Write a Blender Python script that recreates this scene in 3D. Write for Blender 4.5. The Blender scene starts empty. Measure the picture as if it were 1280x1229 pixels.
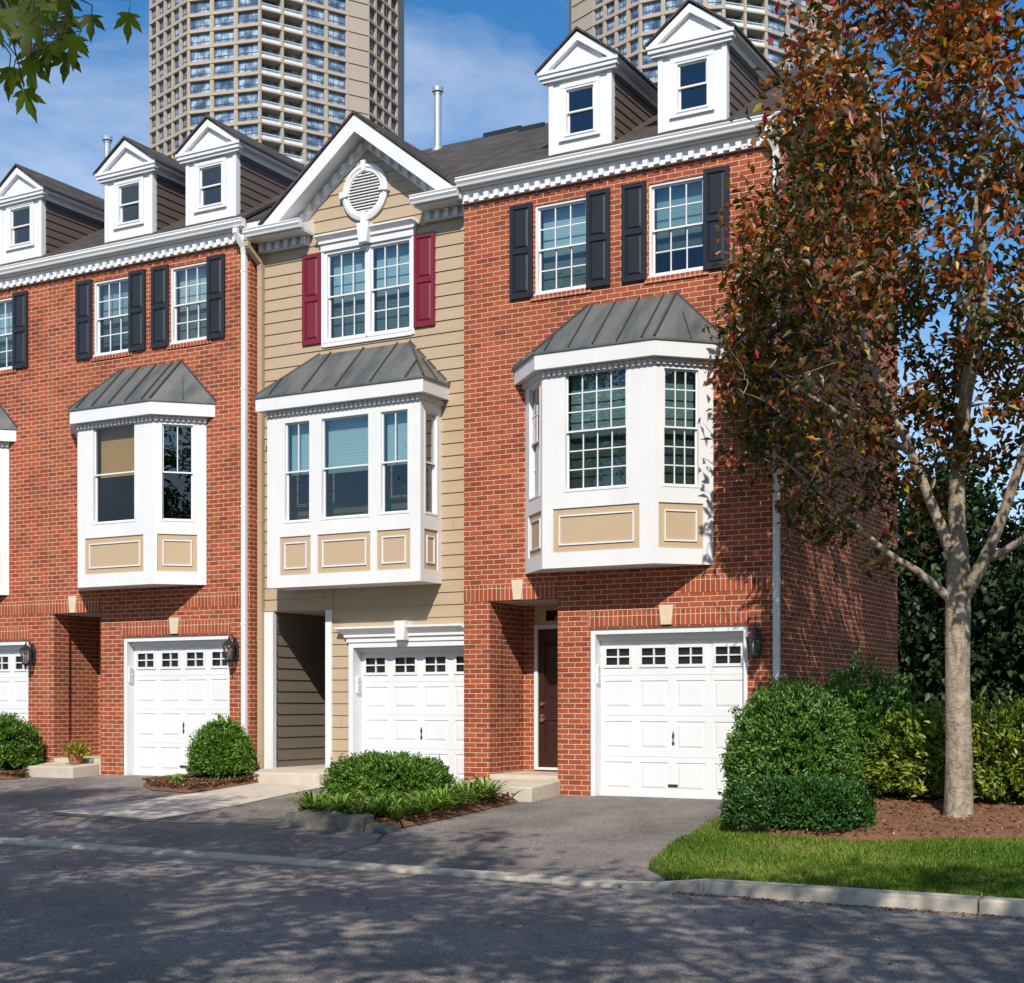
import bpy, bmesh, math, random
import numpy as np
from mathutils import Vector, geometry
R = math.radians
random.seed(7); rng = np.random.default_rng(11)
sc = bpy.context.scene
col = sc.collection
V = Vector
Z = V((0, 0, 1))

# ------------------------------------------------------------------ materials
def newmat(name):
    m = bpy.data.materials.new(name); m.use_nodes = True
    nt = m.node_tree; b = nt.nodes['Principled BSDF']
    return m, nt, b
def N(nt, t, **kw):
    n = nt.nodes.new(t)
    for k, v in kw.items():
        if k in n.inputs.keys(): n.inputs[k].default_value = v
        else: setattr(n, k, v)
    return n
def L(nt, a, ao, b, bi): nt.links.new(a.outputs[ao], b.inputs[bi])
def rgba(c): return (c[0], c[1], c[2], 1)
def ramp(nt, stops):
    r = nt.nodes.new('ShaderNodeValToRGB'); cr = r.color_ramp
    while len(cr.elements) < len(stops): cr.elements.new(0.5)
    for e, (p, c) in zip(cr.elements, stops): e.position = p; e.color = rgba(c)
    return r
def mixc(nt, mode='MIX', fac=1.0):
    n = nt.nodes.new('ShaderNodeMix'); n.data_type = 'RGBA'; n.blend_type = mode
    n.inputs[0].default_value = fac
    return n            # inputs 0 fac, 6 A, 7 B ; output 2
def simple(name, c, rough=0.6, metal=0.0, var=0.08, scale=6.0, bump=0.0, bscale=60.0, spec=0.5, stretch=(1, 1, 1)):
    m, nt, b = newmat(name)
    tc = N(nt, 'ShaderNodeTexCoord'); mp = N(nt, 'ShaderNodeMapping'); mp.inputs['Scale'].default_value = stretch
    L(nt, tc, 'Object', mp, 'Vector')
    nz = N(nt, 'ShaderNodeTexNoise', Scale=scale, Detail=6.0, Roughness=0.65); L(nt, mp, 'Vector', nz, 'Vector')
    r = ramp(nt, [(0.25, [x * (1 - var) for x in c]), (0.75, [min(1, x * (1 + var)) for x in c])])
    L(nt, nz, 'Fac', r, 'Fac'); L(nt, r, 'Color', b, 'Base Color')
    b.inputs['Roughness'].default_value = rough; b.inputs['Metallic'].default_value = metal
    b.inputs['Specular IOR Level'].default_value = spec
    if bump:
        n2 = N(nt, 'ShaderNodeTexNoise', Scale=bscale, Detail=5.0); L(nt, mp, 'Vector', n2, 'Vector')
        bp = N(nt, 'ShaderNodeBump', Strength=bump, Distance=0.01); L(nt, n2, 'Fac', bp, 'Height'); L(nt, bp, 'Normal', b, 'Normal')
    return m
def brickmat(name, c1, c2, mortar, bw=0.205, bh=0.0727, ms=0.0058, swap=False, offset=0.5):
    m, nt, b = newmat(name)
    uv = N(nt, 'ShaderNodeUVMap'); uv.uv_map = 'uv'
    src, so = uv, 'UV'
    if swap:
        sp = N(nt, 'ShaderNodeSeparateXYZ'); cb = N(nt, 'ShaderNodeCombineXYZ'); L(nt, uv, 'UV', sp, 'Vector')
        L(nt, sp, 'Y', cb, 'X'); L(nt, sp, 'X', cb, 'Y'); src, so = cb, 'Vector'
    # wobble the courses a few millimetres so that no joint is ruler-straight
    wn = N(nt, 'ShaderNodeTexNoise', Scale=9.0, Detail=2.0); L(nt, src, so, wn, 'Vector')
    sb = N(nt, 'ShaderNodeVectorMath', operation='SUBTRACT'); L(nt, wn, 'Color', sb, 0); sb.inputs[1].default_value = (.5, .5, .5)
    ml = N(nt, 'ShaderNodeVectorMath', operation='SCALE'); L(nt, sb, 'Vector', ml, 0); ml.inputs['Scale'].default_value = 0.008
    ad = N(nt, 'ShaderNodeVectorMath', operation='ADD'); L(nt, src, so, ad, 0); L(nt, ml, 'Vector', ad, 1)
    br = N(nt, 'ShaderNodeTexBrick', Scale=1.0); br.offset = offset
    br.inputs['Brick Width'].default_value = bw; br.inputs['Row Height'].default_value = bh
    br.inputs['Mortar Size'].default_value = ms; br.inputs['Mortar Smooth'].default_value = 0.25
    br.inputs['Bias'].default_value = 0.0
    br.inputs['Color1'].default_value = rgba(c1); br.inputs['Color2'].default_value = rgba(c2); br.inputs['Mortar'].default_value = rgba(mortar)
    L(nt, ad, 'Vector', br, 'Vector')
    nz = N(nt, 'ShaderNodeTexNoise', Scale=1.1, Detail=8.0, Roughness=0.7); L(nt, uv, 'UV', nz, 'Vector')
    r = ramp(nt, [(0.3, (.66, .64, .64)), (0.5, (.95, .95, .95)), (0.7, (1.06, 1.03, 1.0))]); L(nt, nz, 'Fac', r, 'Fac')
    fn = N(nt, 'ShaderNodeTexNoise', Scale=70.0, Detail=4.0); L(nt, uv, 'UV', fn, 'Vector')
    r2 = ramp(nt, [(0.3, (.78, .78, .78)), (0.7, (1, 1, 1))]); L(nt, fn, 'Fac', r2, 'Fac')
    mx = mixc(nt, 'MULTIPLY'); L(nt, br, 'Color', mx, 6); L(nt, r, 'Color', mx, 7)
    m2 = mixc(nt, 'MULTIPLY'); L(nt, mx, 2, m2, 6); L(nt, r2, 'Color', m2, 7)
    L(nt, m2, 2, b, 'Base Color'); b.inputs['Roughness'].default_value = 0.85; b.inputs['Specular IOR Level'].default_value = 0.25
    inv = N(nt, 'ShaderNodeMath', operation='MULTIPLY_ADD'); L(nt, br, 'Fac', inv, 0); inv.inputs[1].default_value = -1.0; inv.inputs[2].default_value = 1.0
    a2 = N(nt, 'ShaderNodeMath', operation='MULTIPLY_ADD'); L(nt, fn, 'Fac', a2, 0); a2.inputs[1].default_value = 0.35; L(nt, inv, 'Value', a2, 2)
    bp = N(nt, 'ShaderNodeBump', Strength=0.8, Distance=0.006); L(nt, a2, 'Value', bp, 'Height'); L(nt, bp, 'Normal', b, 'Normal')
    return m
def leafmat(name, stops, trans=0.3, rough=0.5, spec=0.35):
    m, nt, b = newmat(name)
    at = N(nt, 'ShaderNodeAttribute'); at.attribute_name = 'rnd'
    r = ramp(nt, stops); L(nt, at, 'Fac', r, 'Fac'); L(nt, r, 'Color', b, 'Base Color')
    b.inputs['Roughness'].default_value = rough; b.inputs['Specular IOR Level'].default_value = spec
    tr = N(nt, 'ShaderNodeBsdfTranslucent'); hs = N(nt, 'ShaderNodeHueSaturation', Saturation=1.15, Value=1.3)
    L(nt, r, 'Color', hs, 'Color'); L(nt, hs, 'Color', tr, 'Color')
    mx = N(nt, 'ShaderNodeMixShader'); mx.inputs[0].default_value = trans
    L(nt, b, 'BSDF', mx, 1); L(nt, tr, 'BSDF', mx, 2)
    L(nt, mx, 'Shader', nt.nodes['Material Output'], 'Surface')
    return m
def glassmat(name, tint, refl=0.25, rough=0.01):
    m, nt, b = newmat(name); nt.nodes.remove(b)
    t = N(nt, 'ShaderNodeBsdfTransparent', Color=rgba(tint)); g = N(nt, 'ShaderNodeBsdfGlossy', Color=(.9, .95, 1, 1), Roughness=rough)
    lw = N(nt, 'ShaderNodeLayerWeight', Blend=.5); pw = N(nt, 'ShaderNodeMath', operation='POWER'); L(nt, lw, 'Facing', pw, 0); pw.inputs[1].default_value = 4.0
    tc = N(nt, 'ShaderNodeTexCoord'); nz = N(nt, 'ShaderNodeTexNoise', Scale=1.6, Detail=1.0); L(nt, tc, 'Object', nz, 'Vector')
    bp = N(nt, 'ShaderNodeBump', Strength=0.06, Distance=0.05); L(nt, nz, 'Fac', bp, 'Height'); L(nt, bp, 'Normal', g, 'Normal')
    ad = N(nt, 'ShaderNodeMath', operation='ADD'); L(nt, pw, 'Value', ad, 0); ad.inputs[1].default_value = refl + .03; ad.use_clamp = True
    mx = N(nt, 'ShaderNodeMixShader'); L(nt, ad, 'Value', mx, 0); L(nt, t, 'BSDF', mx, 1); L(nt, g, 'BSDF', mx, 2)
    L(nt, mx, 'Shader', nt.nodes['Material Output'], 'Surface')
    return m
def blindmat(name, c, pitch=0.05):
    m, nt, b = newmat(name)
    tc = N(nt, 'ShaderNodeTexCoord'); sp = N(nt, 'ShaderNodeSeparateXYZ'); L(nt, tc, 'Object', sp, 'Vector')
    ml = N(nt, 'ShaderNodeMath', operation='MULTIPLY'); L(nt, sp, 'Z', ml, 0); ml.inputs[1].default_value = 1 / pitch
    fr = N(nt, 'ShaderNodeMath', operation='FRACT'); L(nt, ml, 'Value', fr, 0)
    r = ramp(nt, [(0.0, [x * .68 for x in c]), (0.2, c), (1.0, [x * .9 for x in c])]); L(nt, fr, 'Value', r, 'Fac'); L(nt, r, 'Color', b, 'Base Color')
    bp = N(nt, 'ShaderNodeBump', Strength=0.7, Distance=0.01); L(nt, fr, 'Value', bp, 'Height'); L(nt, bp, 'Normal', b, 'Normal')
    b.inputs['Roughness'].default_value = 0.6
    return m
def asphaltmat(name, c, var=0.25, patch=0.6):
    m, nt, b = newmat(name)
    tc = N(nt, 'ShaderNodeTexCoord')
    n1 = N(nt, 'ShaderNodeTexNoise', Scale=patch, Detail=6.0, Roughness=0.6); L(nt, tc, 'Object', n1, 'Vector')
    r1 = ramp(nt, [(0.3, [x * (1 - var) for x in c]), (0.7, [x * (1 + var) for x in c])]); L(nt, n1, 'Fac', r1, 'Fac')
    v = N(nt, 'ShaderNodeTexVoronoi', Scale=75.0); L(nt, tc, 'Object', v, 'Vector')
    r2 = ramp(nt, [(0.0, (.55, .55, .56)), (0.5, (1, 1, 1)), (1.0, (2.0, 1.9, 1.8))]); L(nt, v, 'Color', r2, 'Fac')
    mx = mixc(nt, 'MULTIPLY'); L(nt, r1, 'Color', mx, 6); L(nt, r2, 'Color', mx, 7)
    # fine crazing cracks
    n3 = N(nt, 'ShaderNodeTexNoise', Scale=1.4, Detail=3.0); L(nt, tc, 'Object', n3, 'Vector')
    wv = N(nt, 'ShaderNodeVectorMath', operation='SCALE'); L(nt, n3, 'Color', wv, 0); wv.inputs['Scale'].default_value = 1.2
    ad = N(nt, 'ShaderNodeVectorMath', operation='ADD'); L(nt, tc, 'Object', ad, 0); L(nt, wv, 'Vector', ad, 1)
    ve = N(nt, 'ShaderNodeTexVoronoi', Scale=0.42); ve.feature = 'DISTANCE_TO_EDGE'; L(nt, ad, 'Vector', ve, 'Vector')
    r3 = ramp(nt, [(0.0, (.45, .45, .45)), (0.006, (1, 1, 1))]); L(nt, ve, 'Distance', r3, 'Fac')
    m3 = mixc(nt, 'MULTIPLY', 0.75); L(nt, mx, 2, m3, 6); L(nt, r3, 'Color', m3, 7)
    L(nt, m3, 2, b, 'Base Color'); b.inputs['Roughness'].default_value = 0.85; b.inputs['Specular IOR Level'].default_value = 0.3
    bp = N(nt, 'ShaderNodeBump', Strength=0.7, Distance=0.006); L(nt, v, 'Distance', bp, 'Height'); L(nt, bp, 'Normal', b, 'Normal')
    return m
def metalroof(name):
    m, nt, b = newmat(name)
    tc = N(nt, 'ShaderNodeTexCoord'); mp = N(nt, 'ShaderNodeMapping'); mp.inputs['Scale'].default_value = (3.0, .8, .8); L(nt, tc, 'Object', mp, 'Vector')
    nz = N(nt, 'ShaderNodeTexNoise', Scale=1.3, Detail=7.0, Roughness=0.6); L(nt, mp, 'Vector', nz, 'Vector')
    r = ramp(nt, [(0.3, (.075, .084, .084)), (0.47, (.125, .135, .135)), (0.6, (.17, .17, .16)), (0.72, (.15, .12, .10))]); L(nt, nz, 'Fac', r, 'Fac')
    L(nt, r, 'Color', b, 'Base Color'); b.inputs['Metallic'].default_value = 0.35; b.inputs['Roughness'].default_value = 0.5
    return m

M = {}
M['brick'] = brickmat('red_brick', (.44, .104, .042), (.27, .057, .028), (.70, .50, .36), ms=.0060)
M['soldier'] = brickmat('soldier_brick', (.44, .100, .042), (.30, .062, .030), (.70, .50, .36), ms=.0062, bw=0.23, bh=0.0727, swap=True, offset=0.0)
M['white'] = simple('white_paint', (.70, .70, .71), 0.45, var=.055, scale=1.8, bump=.05, bscale=25, stretch=(1, 1, .5))
M['gutter'] = simple('white_aluminium', (.72, .72, .73), 0.4, var=.04, scale=3)
M['soffit'] = simple('grey_white_soffit', (.52, .48, .44), 0.6, var=.03)
M['tan'] = simple('tan_siding', (.42, .316, .208), 0.6, var=.06, scale=1.5, bump=.08, bscale=30, stretch=(.3, 1, 3))
M['tanpanel'] = simple('tan_panel', (.47, .345, .225), 0.6, var=.03, scale=2)
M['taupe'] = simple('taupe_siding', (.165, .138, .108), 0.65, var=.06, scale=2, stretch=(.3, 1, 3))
M['brownsiding'] = simple('brown_siding', (.115, .082, .068), 0.65, var=.08, scale=2, stretch=(1, .3, 3))
M['black'] = simple('black_paint', (.016, .017, .023), 0.4, var=.12, scale=3)
M['burgundy'] = simple('burgundy_paint', (.17, .012, .027), 0.4, var=.06, scale=3)
M['stone'] = simple('limestone', (.62, .50, .37), 0.8, var=.10, scale=7, bump=.15)
M['concrete'] = simple('pale_concrete', (.50, .43, .35), 0.85, var=.16, scale=2.4, bump=.25, bscale=90)
M['curb'] = simple('curb_concrete', (.44, .385, .315), 0.85, var=.40, scale=3.5, bump=.35, bscale=70)
M['greystone'] = simple('weathered_grey_stone', (.15, .135, .115), 0.9, var=.45, scale=6, bump=.6, bscale=25)
M['doorbrown'] = simple('dark_brown_door', (.035, .013, .010), 0.35, var=.15)
M['darkdoor'] = simple('black_door', (.012, .011, .011), 0.4, var=.15)
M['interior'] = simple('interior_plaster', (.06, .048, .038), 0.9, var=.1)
M['shade'] = simple('tan_roller_shade', (.46, .30, .13), 0.9, var=.05)
M['metalroof'] = metalroof('weathered_copper_roof')
M['seam'] = simple('roof_seam', (.075, .075, .072), 0.5, metal=.3, var=.2)
M['steel'] = simple('galvanised_steel', (.55, .57, .60), 0.35, metal=.7, var=.1)
M['brass'] = simple('brass_hardware', (.6, .5, .35), 0.3, metal=.9)
M['lampglass'] = glassmat('lamp_glass', (.85, .85, .8), .15)
M['bulb'] = simple('frosted_bulb', (.8, .78, .7), 0.4)
M['glass'] = glassmat('window_glass', (.66, .78, .80), .11)
M['glassdark'] = glassmat('dormer_glass', (.16, .20, .27), .10)
M['screen'] = glassmat('screened_glass', (.36, .42, .42), .05)
M['glasspale'] = glassmat('clear_glass', (.72, .72, .66), .025)
M['blind'] = blindmat('teal_grey_blind', (.50, .62, .64))
M['blind2'] = blindmat('pale_grey_blind', (.60, .64, .62))
M['blind3'] = blindmat('dark_grey_blind', (.34, .43, .44), .06)  # darker grey blind, for variety between windows
M['blinddark'] = blindmat('dusky_blind', (.22, .30, .28))
M['asphalt'] = asphaltmat('road_asphalt', (.195, .172, .158))
M['drive'] = asphaltmat('driveway_asphalt', (.165, .146, .135), .36, 0.8)
M['mulch'] = simple('brown_mulch', (.15, .066, .035), 0.95, var=.55, scale=28, bump=1.0, bscale=55)
M['chip'] = leafmat('mulch_chip', [(0, (.07, .028, .016)), (.6, (.21, .095, .05)), (.90, (.28, .14, .075)), (1, (.48, .34, .2))], .0, .9)
M['soil'] = simple('lawn_soil', (.045, .075, .018), 0.95, var=.4, scale=14, bump=.5)
M['ground'] = simple('rough_ground', (.06, .075, .03), 0.95, var=.4, scale=1.2, bump=.3)
M['towerwall'] = simple('beige_precast', (.385, .325, .275), 0.8, var=.07, scale=.12)
M['towerdark'] = simple('brown_precast', (.30, .22, .17), 0.8, var=.05, scale=.2)
M['rail'] = simple('white_railing', (.62, .66, .70), 0.4, var=.1, scale=1)
M['recess'] = simple('dark_mullion', (.10, .09, .085), 0.8, var=.3, scale=.5)  # dark mullions and bars of the tower windows
def barkmat():
    m, nt, b = newmat('smooth_grey_bark'); tc = N(nt, 'ShaderNodeTexCoord')
    mp = N(nt, 'ShaderNodeMapping'); mp.inputs['Scale'].default_value = (1, 1, .4); L(nt, tc, 'Object', mp, 'Vector')
    n1 = N(nt, 'ShaderNodeTexNoise', Scale=6.0, Detail=7.0, Roughness=.7, Distortion=1.2); L(nt, mp, 'Vector', n1, 'Vector')
    r1 = ramp(nt, [(.33, (.10, .078, .058)), (.47, (.26, .205, .15)), (.66, (.44, .36, .27))]); L(nt, n1, 'Fac', r1, 'Fac')
    m2 = N(nt, 'ShaderNodeMapping'); m2.inputs['Scale'].default_value = (1, 1, 2.2); L(nt, tc, 'Object', m2, 'Vector')
    n2 = N(nt, 'ShaderNodeTexNoise', Scale=2.3, Detail=3.0, Distortion=2.0); L(nt, m2, 'Vector', n2, 'Vector')
    r2 = ramp(nt, [(.455, (1, 1, 1)), (.49, (.28, .25, .23)), (.51, (.28, .25, .23)), (.545, (1, 1, 1))]); L(nt, n2, 'Fac', r2, 'Fac')
    mx = mixc(nt, 'MULTIPLY', .38); L(nt, r1, 'Color', mx, 6); L(nt, r2, 'Color', mx, 7); L(nt, mx, 2, b, 'Base Color'); b.inputs['Roughness'].default_value = .85
    bp = N(nt, 'ShaderNodeBump', Strength=.9, Distance=.012); L(nt, n1, 'Fac', bp, 'Height'); b2 = N(nt, 'ShaderNodeBump', Strength=.5, Distance=.01); L(nt, r2, 'Color', b2, 'Height'); L(nt, bp, 'Normal', b2, 'Normal'); L(nt, b2, 'Normal', b, 'Normal')
    return m
M['bark'] = barkmat()
M['darkbark'] = simple('dark_bark', (.09, .07, .055), 0.9, var=.35, scale=6, bump=.6, bscale=20, stretch=(1, 1, .3))
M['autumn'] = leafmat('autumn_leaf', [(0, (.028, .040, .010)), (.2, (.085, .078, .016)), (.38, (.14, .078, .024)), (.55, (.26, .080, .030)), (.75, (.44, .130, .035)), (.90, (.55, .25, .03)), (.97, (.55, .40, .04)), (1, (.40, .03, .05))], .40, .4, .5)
M['maple'] = leafmat('maple_leaf', [(0, (.030, .055, .010)), (.5, (.055, .095, .016)), (1, (.10, .15, .025))], .35)
M['spray'] = leafmat('backlit_maple_leaf', [(0, (.06, .10, .008)), (.5, (.10, .15, .012)), (1, (.16, .21, .02))], .65)  # maple leaf brightened, backlight painted into its colour
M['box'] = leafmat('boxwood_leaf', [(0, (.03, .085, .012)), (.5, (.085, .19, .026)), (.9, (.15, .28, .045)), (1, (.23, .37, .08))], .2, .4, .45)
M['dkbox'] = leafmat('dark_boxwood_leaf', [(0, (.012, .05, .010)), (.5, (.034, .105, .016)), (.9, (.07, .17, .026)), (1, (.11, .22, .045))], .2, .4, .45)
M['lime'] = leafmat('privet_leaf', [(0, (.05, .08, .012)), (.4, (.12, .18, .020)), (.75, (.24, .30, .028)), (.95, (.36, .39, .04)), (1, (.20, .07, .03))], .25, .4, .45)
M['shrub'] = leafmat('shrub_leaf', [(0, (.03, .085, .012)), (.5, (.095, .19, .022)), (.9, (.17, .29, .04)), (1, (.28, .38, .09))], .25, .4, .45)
M['blade'] = leafmat('lily_blade', [(0, (.07, .15, .02)), (.5, (.16, .28, .04)), (.95, (.27, .38, .07)), (1, (.35, .25, .09))], .25, .4)
M['grass'] = leafmat('grass_blade', [(0, (.05, .11, .010)), (.5, (.11, .20, .016)), (.85, (.20, .30, .028)), (1, (.38, .34, .11))], .3, .5)
M['yellow'] = leafmat('yellow_petal', [(0, (.10, .14, .02)), (.5, (.32, .25, .03)), (1, (.55, .40, .05))], .25)
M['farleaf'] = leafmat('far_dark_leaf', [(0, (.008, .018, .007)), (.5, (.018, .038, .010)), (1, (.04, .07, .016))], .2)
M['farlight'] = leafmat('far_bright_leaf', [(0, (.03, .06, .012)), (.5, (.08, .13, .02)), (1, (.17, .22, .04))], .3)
M['terracotta'] = simple('terracotta_pot', (.30, .12, .06), .8, var=.15)
def shinglemat():
    m = brickmat('roof_shingle', (.095, .082, .076), (.058, .050, .047), (.035, .03, .028), bw=.30, bh=.14, ms=.006)
    return m
M['shingle'] = shinglemat()
def towerglass():
    m, nt, b = newmat('tower_glass')
    oi = N(nt, 'ShaderNodeTexCoord'); v = N(nt, 'ShaderNodeTexNoise', Scale=.55, Detail=3.0); gi = N(nt, 'ShaderNodeNewGeometry')
    L(nt, gi, 'Position', v, 'Vector')
    r = ramp(nt, [(.36, (.035, .07, .13)), (.50, (.13, .21, .33)), (.62, (.38, .48, .60))]); L(nt, v, 'Fac', r, 'Fac'); L(nt, r, 'Color', b, 'Base Color')  # sky reflections painted as pale blue patches in the glass colour
    b.inputs['Roughness'].default_value = .12; b.inputs['Specular IOR Level'].default_value = .8
    return m
M['towerglass'] = towerglass()

# ------------------------------------------------------------------ mesh builder
class MB:
    def __init__(s): s.v = []; s.f = []; s.m = []; s.mi = 0
    def face(s, pts):
        n = len(s.v); s.v += [V(p) for p in pts]; s.f.append(tuple(range(n, n + len(pts)))); s.m.append(s.mi)
    def hexa(s, p):     # 8 points: bottom loop 0-3 (ccw from outside-top), top loop 4-7
        n = len(s.v); s.v += [V(q) for q in p]
        for q in ((3, 2, 1, 0), (4, 5, 6, 7), (0, 1, 5, 4), (1, 2, 6, 5), (2, 3, 7, 6), (3, 0, 4, 7)):
            s.f.append(tuple(n + i for i in q)); s.m.append(s.mi)
    def box(s, x0, x1, y0, y1, z0, z1):
        s.hexa([(x0, y0, z0), (x1, y0, z0), (x1, y1, z0), (x0, y1, z0), (x0, y0, z1), (x1, y0, z1), (x1, y1, z1), (x0, y1, z1)])
    def fbox(s, f, a0, a1, b0, b1, c0, c1):   # c outward; c0<c1
        P = f.p
        s.hexa([P(a0, b0, c1), P(a1, b0, c1), P(a1, b0, c0), P(a0, b0, c0), P(a0, b1, c1), P(a1, b1, c1), P(a1, b1, c0), P(a0, b1, c0)])
    def bar(s, p, q, w, h, up=Z):
        p, q = V(p), V(q); d = (q - p).normalized(); sd = d.cross(up)
        if sd.length < 1e-4: sd = d.cross(V((1, 0, 0)))
        sd.normalize(); u = sd.cross(d); a = sd * w / 2; b = u * h / 2
        s.hexa([p - a - b, p + a - b, q + a - b, q - a - b, p - a + b, p + a + b, q + a + b, q - a + b])
    def prism(s, poly, d):   # poly: 3D points ; extrude by vector d
        poly = [V(p) for p in poly]; d = V(d); n = len(poly)
        s.face(poly); s.face([p + d for p in reversed(poly)])
        for i in range(n):
            a, b = poly[i], poly[(i + 1) % n]; s.face([b, a, a + d, b + d])
    def tube(s, pts, rad, k=10, caps=True):
        pts = [V(p) for p in pts]; n0 = len(s.v)
        if not hasattr(rad, '__len__'): rad = [rad] * len(pts)
        ref = V((0.31, 0.95, 0.1)).normalized()
        for i, p in enumerate(pts):
            d = (pts[min(i + 1, len(pts) - 1)] - pts[max(i - 1, 0)]).normalized()
            x = d.cross(ref)
            if x.length < .05: x = d.cross(V((1, 0, 0)))
            x.normalize(); y = d.cross(x)
            for j in range(k):
                t = 2 * math.pi * j / k; s.v.append(p + (x * math.cos(t) + y * math.sin(t)) * rad[i])
        for i in range(len(pts) - 1):
            for j in range(k):
                a = n0 + i * k + j; b = n0 + i * k + (j + 1) % k
                s.f.append((a, b, b + k, a + k)); s.m.append(s.mi)
        if caps:
            s.f.append(tuple(n0 + j for j in reversed(range(k)))); s.m.append(s.mi)
            e = n0 + (len(pts) - 1) * k; s.f.append(tuple(e + j for j in range(k))); s.m.append(s.mi)
    def lathe(s, c, prof, k=12, rot=0.0):
        c = V(c); n0 = len(s.v)
        for r, z in prof:
            for j in range(k):
                t = 2 * math.pi * j / k + rot; s.v.append(c + V((r * math.cos(t), r * math.sin(t), z)))
        for i in range(len(prof) - 1):
            for j in range(k):
                a = n0 + i * k + j; b = n0 + i * k + (j + 1) % k
                s.f.append((a, b, b + k, a + k)); s.m.append(s.mi)
        s.f.append(tuple(n0 + j for j in reversed(range(k)))); s.m.append(s.mi)
        e = n0 + (len(prof) - 1) * k; s.f.append(tuple(e + j for j in range(k))); s.m.append(s.mi)
    def build(s, name, mats, parent=None, smooth=False, bevel=0.0):
        me = bpy.data.meshes.new(name); me.from_pydata([tuple(v) for v in s.v], [], s.f)
        if not isinstance(mats, (list, tuple)): mats = [mats]
        for m in mats: me.materials.append(m)
        me.polygons.foreach_set('material_index', s.m)
        if smooth: me.polygons.foreach_set('use_smooth', [True] * len(s.f))
        me.update()
        uvl = me.uv_layers.new(name='uv'); data = np.zeros((len(me.loops), 2), np.float32)
        for p in me.polygons:
            n = p.normal
            if abs(n.z) > 0.9: u, w = V((1, 0, 0)), V((0, 1, 0))
            else:
                u = V((-n.y, n.x, 0)).normalized(); w = n.cross(u) * -1.0
                if w.z < 0: w = -w
            if abs(n.z) > .9: u = V((1, 0, 0))
            for li in p.loop_indices:
                co = me.vertices[me.loops[li].vertex_index].co
                data[li] = (co.dot(u), co.dot(w) if abs(n.z) > .05 else co.z)
        uvl.data.foreach_set('uv', data.ravel())
        o = bpy.data.objects.new(name, me); col.objects.link(o)
        if parent is not None: o.parent = parent
        if bevel:
            bv = o.modifiers.new('b', 'BEVEL'); bv.width = bevel; bv.segments = 2; bv.limit_method = 'ANGLE'
        return o
class Fr:
    """a wall plane: o origin, u along, n outward, z up"""
    def __init__(s, o, u, n): s.o = V(o); s.u = V(u).normalized(); s.n = V(n).normalized()
    def p(s, a, b, c=0.0): return s.o + s.u * a + Z * b + s.n * c
def grid(mb, f, a0, a1, b0, b1, holes, c=0.0, reveal=0.0):
    """wall with rectangular openings; reveal>0 adds the jambs going inwards"""
    A = sorted({a0, a1, *[h[0] for h in holes], *[h[1] for h in holes]}); A = [a for a in A if a0 <= a <= a1]
    for i in range(len(A) - 1):
        x0, x1 = A[i], A[i + 1]
        hs = sorted([(h[2], h[3]) for h in holes if h[0] < x1 - 1e-6 and h[1] > x0 + 1e-6])
        z = b0
        for (h0, h1) in hs + [(b1, b1)]:
            h0c = min(max(h0, b0), b1)
            if h0c > z + 1e-6: mb.face([f.p(x0, z, c), f.p(x1, z, c), f.p(x1, h0c, c), f.p(x0, h0c, c)])
            z = max(z, min(h1, b1))
    if reveal:
        for h in holes:
            x0, x1, z0, z1 = h[:4]; q = c - reveal
            mb.face([f.p(x0, z0, c), f.p(x0, z1, c), f.p(x0, z1, q), f.p(x0, z0, q)])
            mb.face([f.p(x1, z0, c), f.p(x1, z0, q), f.p(x1, z1, q), f.p(x1, z1, c)])
            mb.face([f.p(x0, z1, c), f.p(x1, z1, c), f.p(x1, z1, q), f.p(x0, z1, q)])
            mb.face([f.p(x0, z0, c), f.p(x0, z0, q), f.p(x1, z0, q), f.p(x1, z0, c)])
def rings(mb, f, h, levels, cap=True):
    a0, a1, b0, b1 = h
    def rect(i, c): return [f.p(a0 + i, b0 + i, c), f.p(a1 - i, b0 + i, c), f.p(a1 - i, b1 - i, c), f.p(a0 + i, b1 - i, c)]
    prev = rect(*levels[0])
    for lv in levels[1:]:
        cur = rect(*lv)
        for k in range(4): mb.face([prev[k], prev[(k + 1) % 4], cur[(k + 1) % 4], cur[k]])
        prev = cur
    if cap: mb.face(prev)
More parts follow.
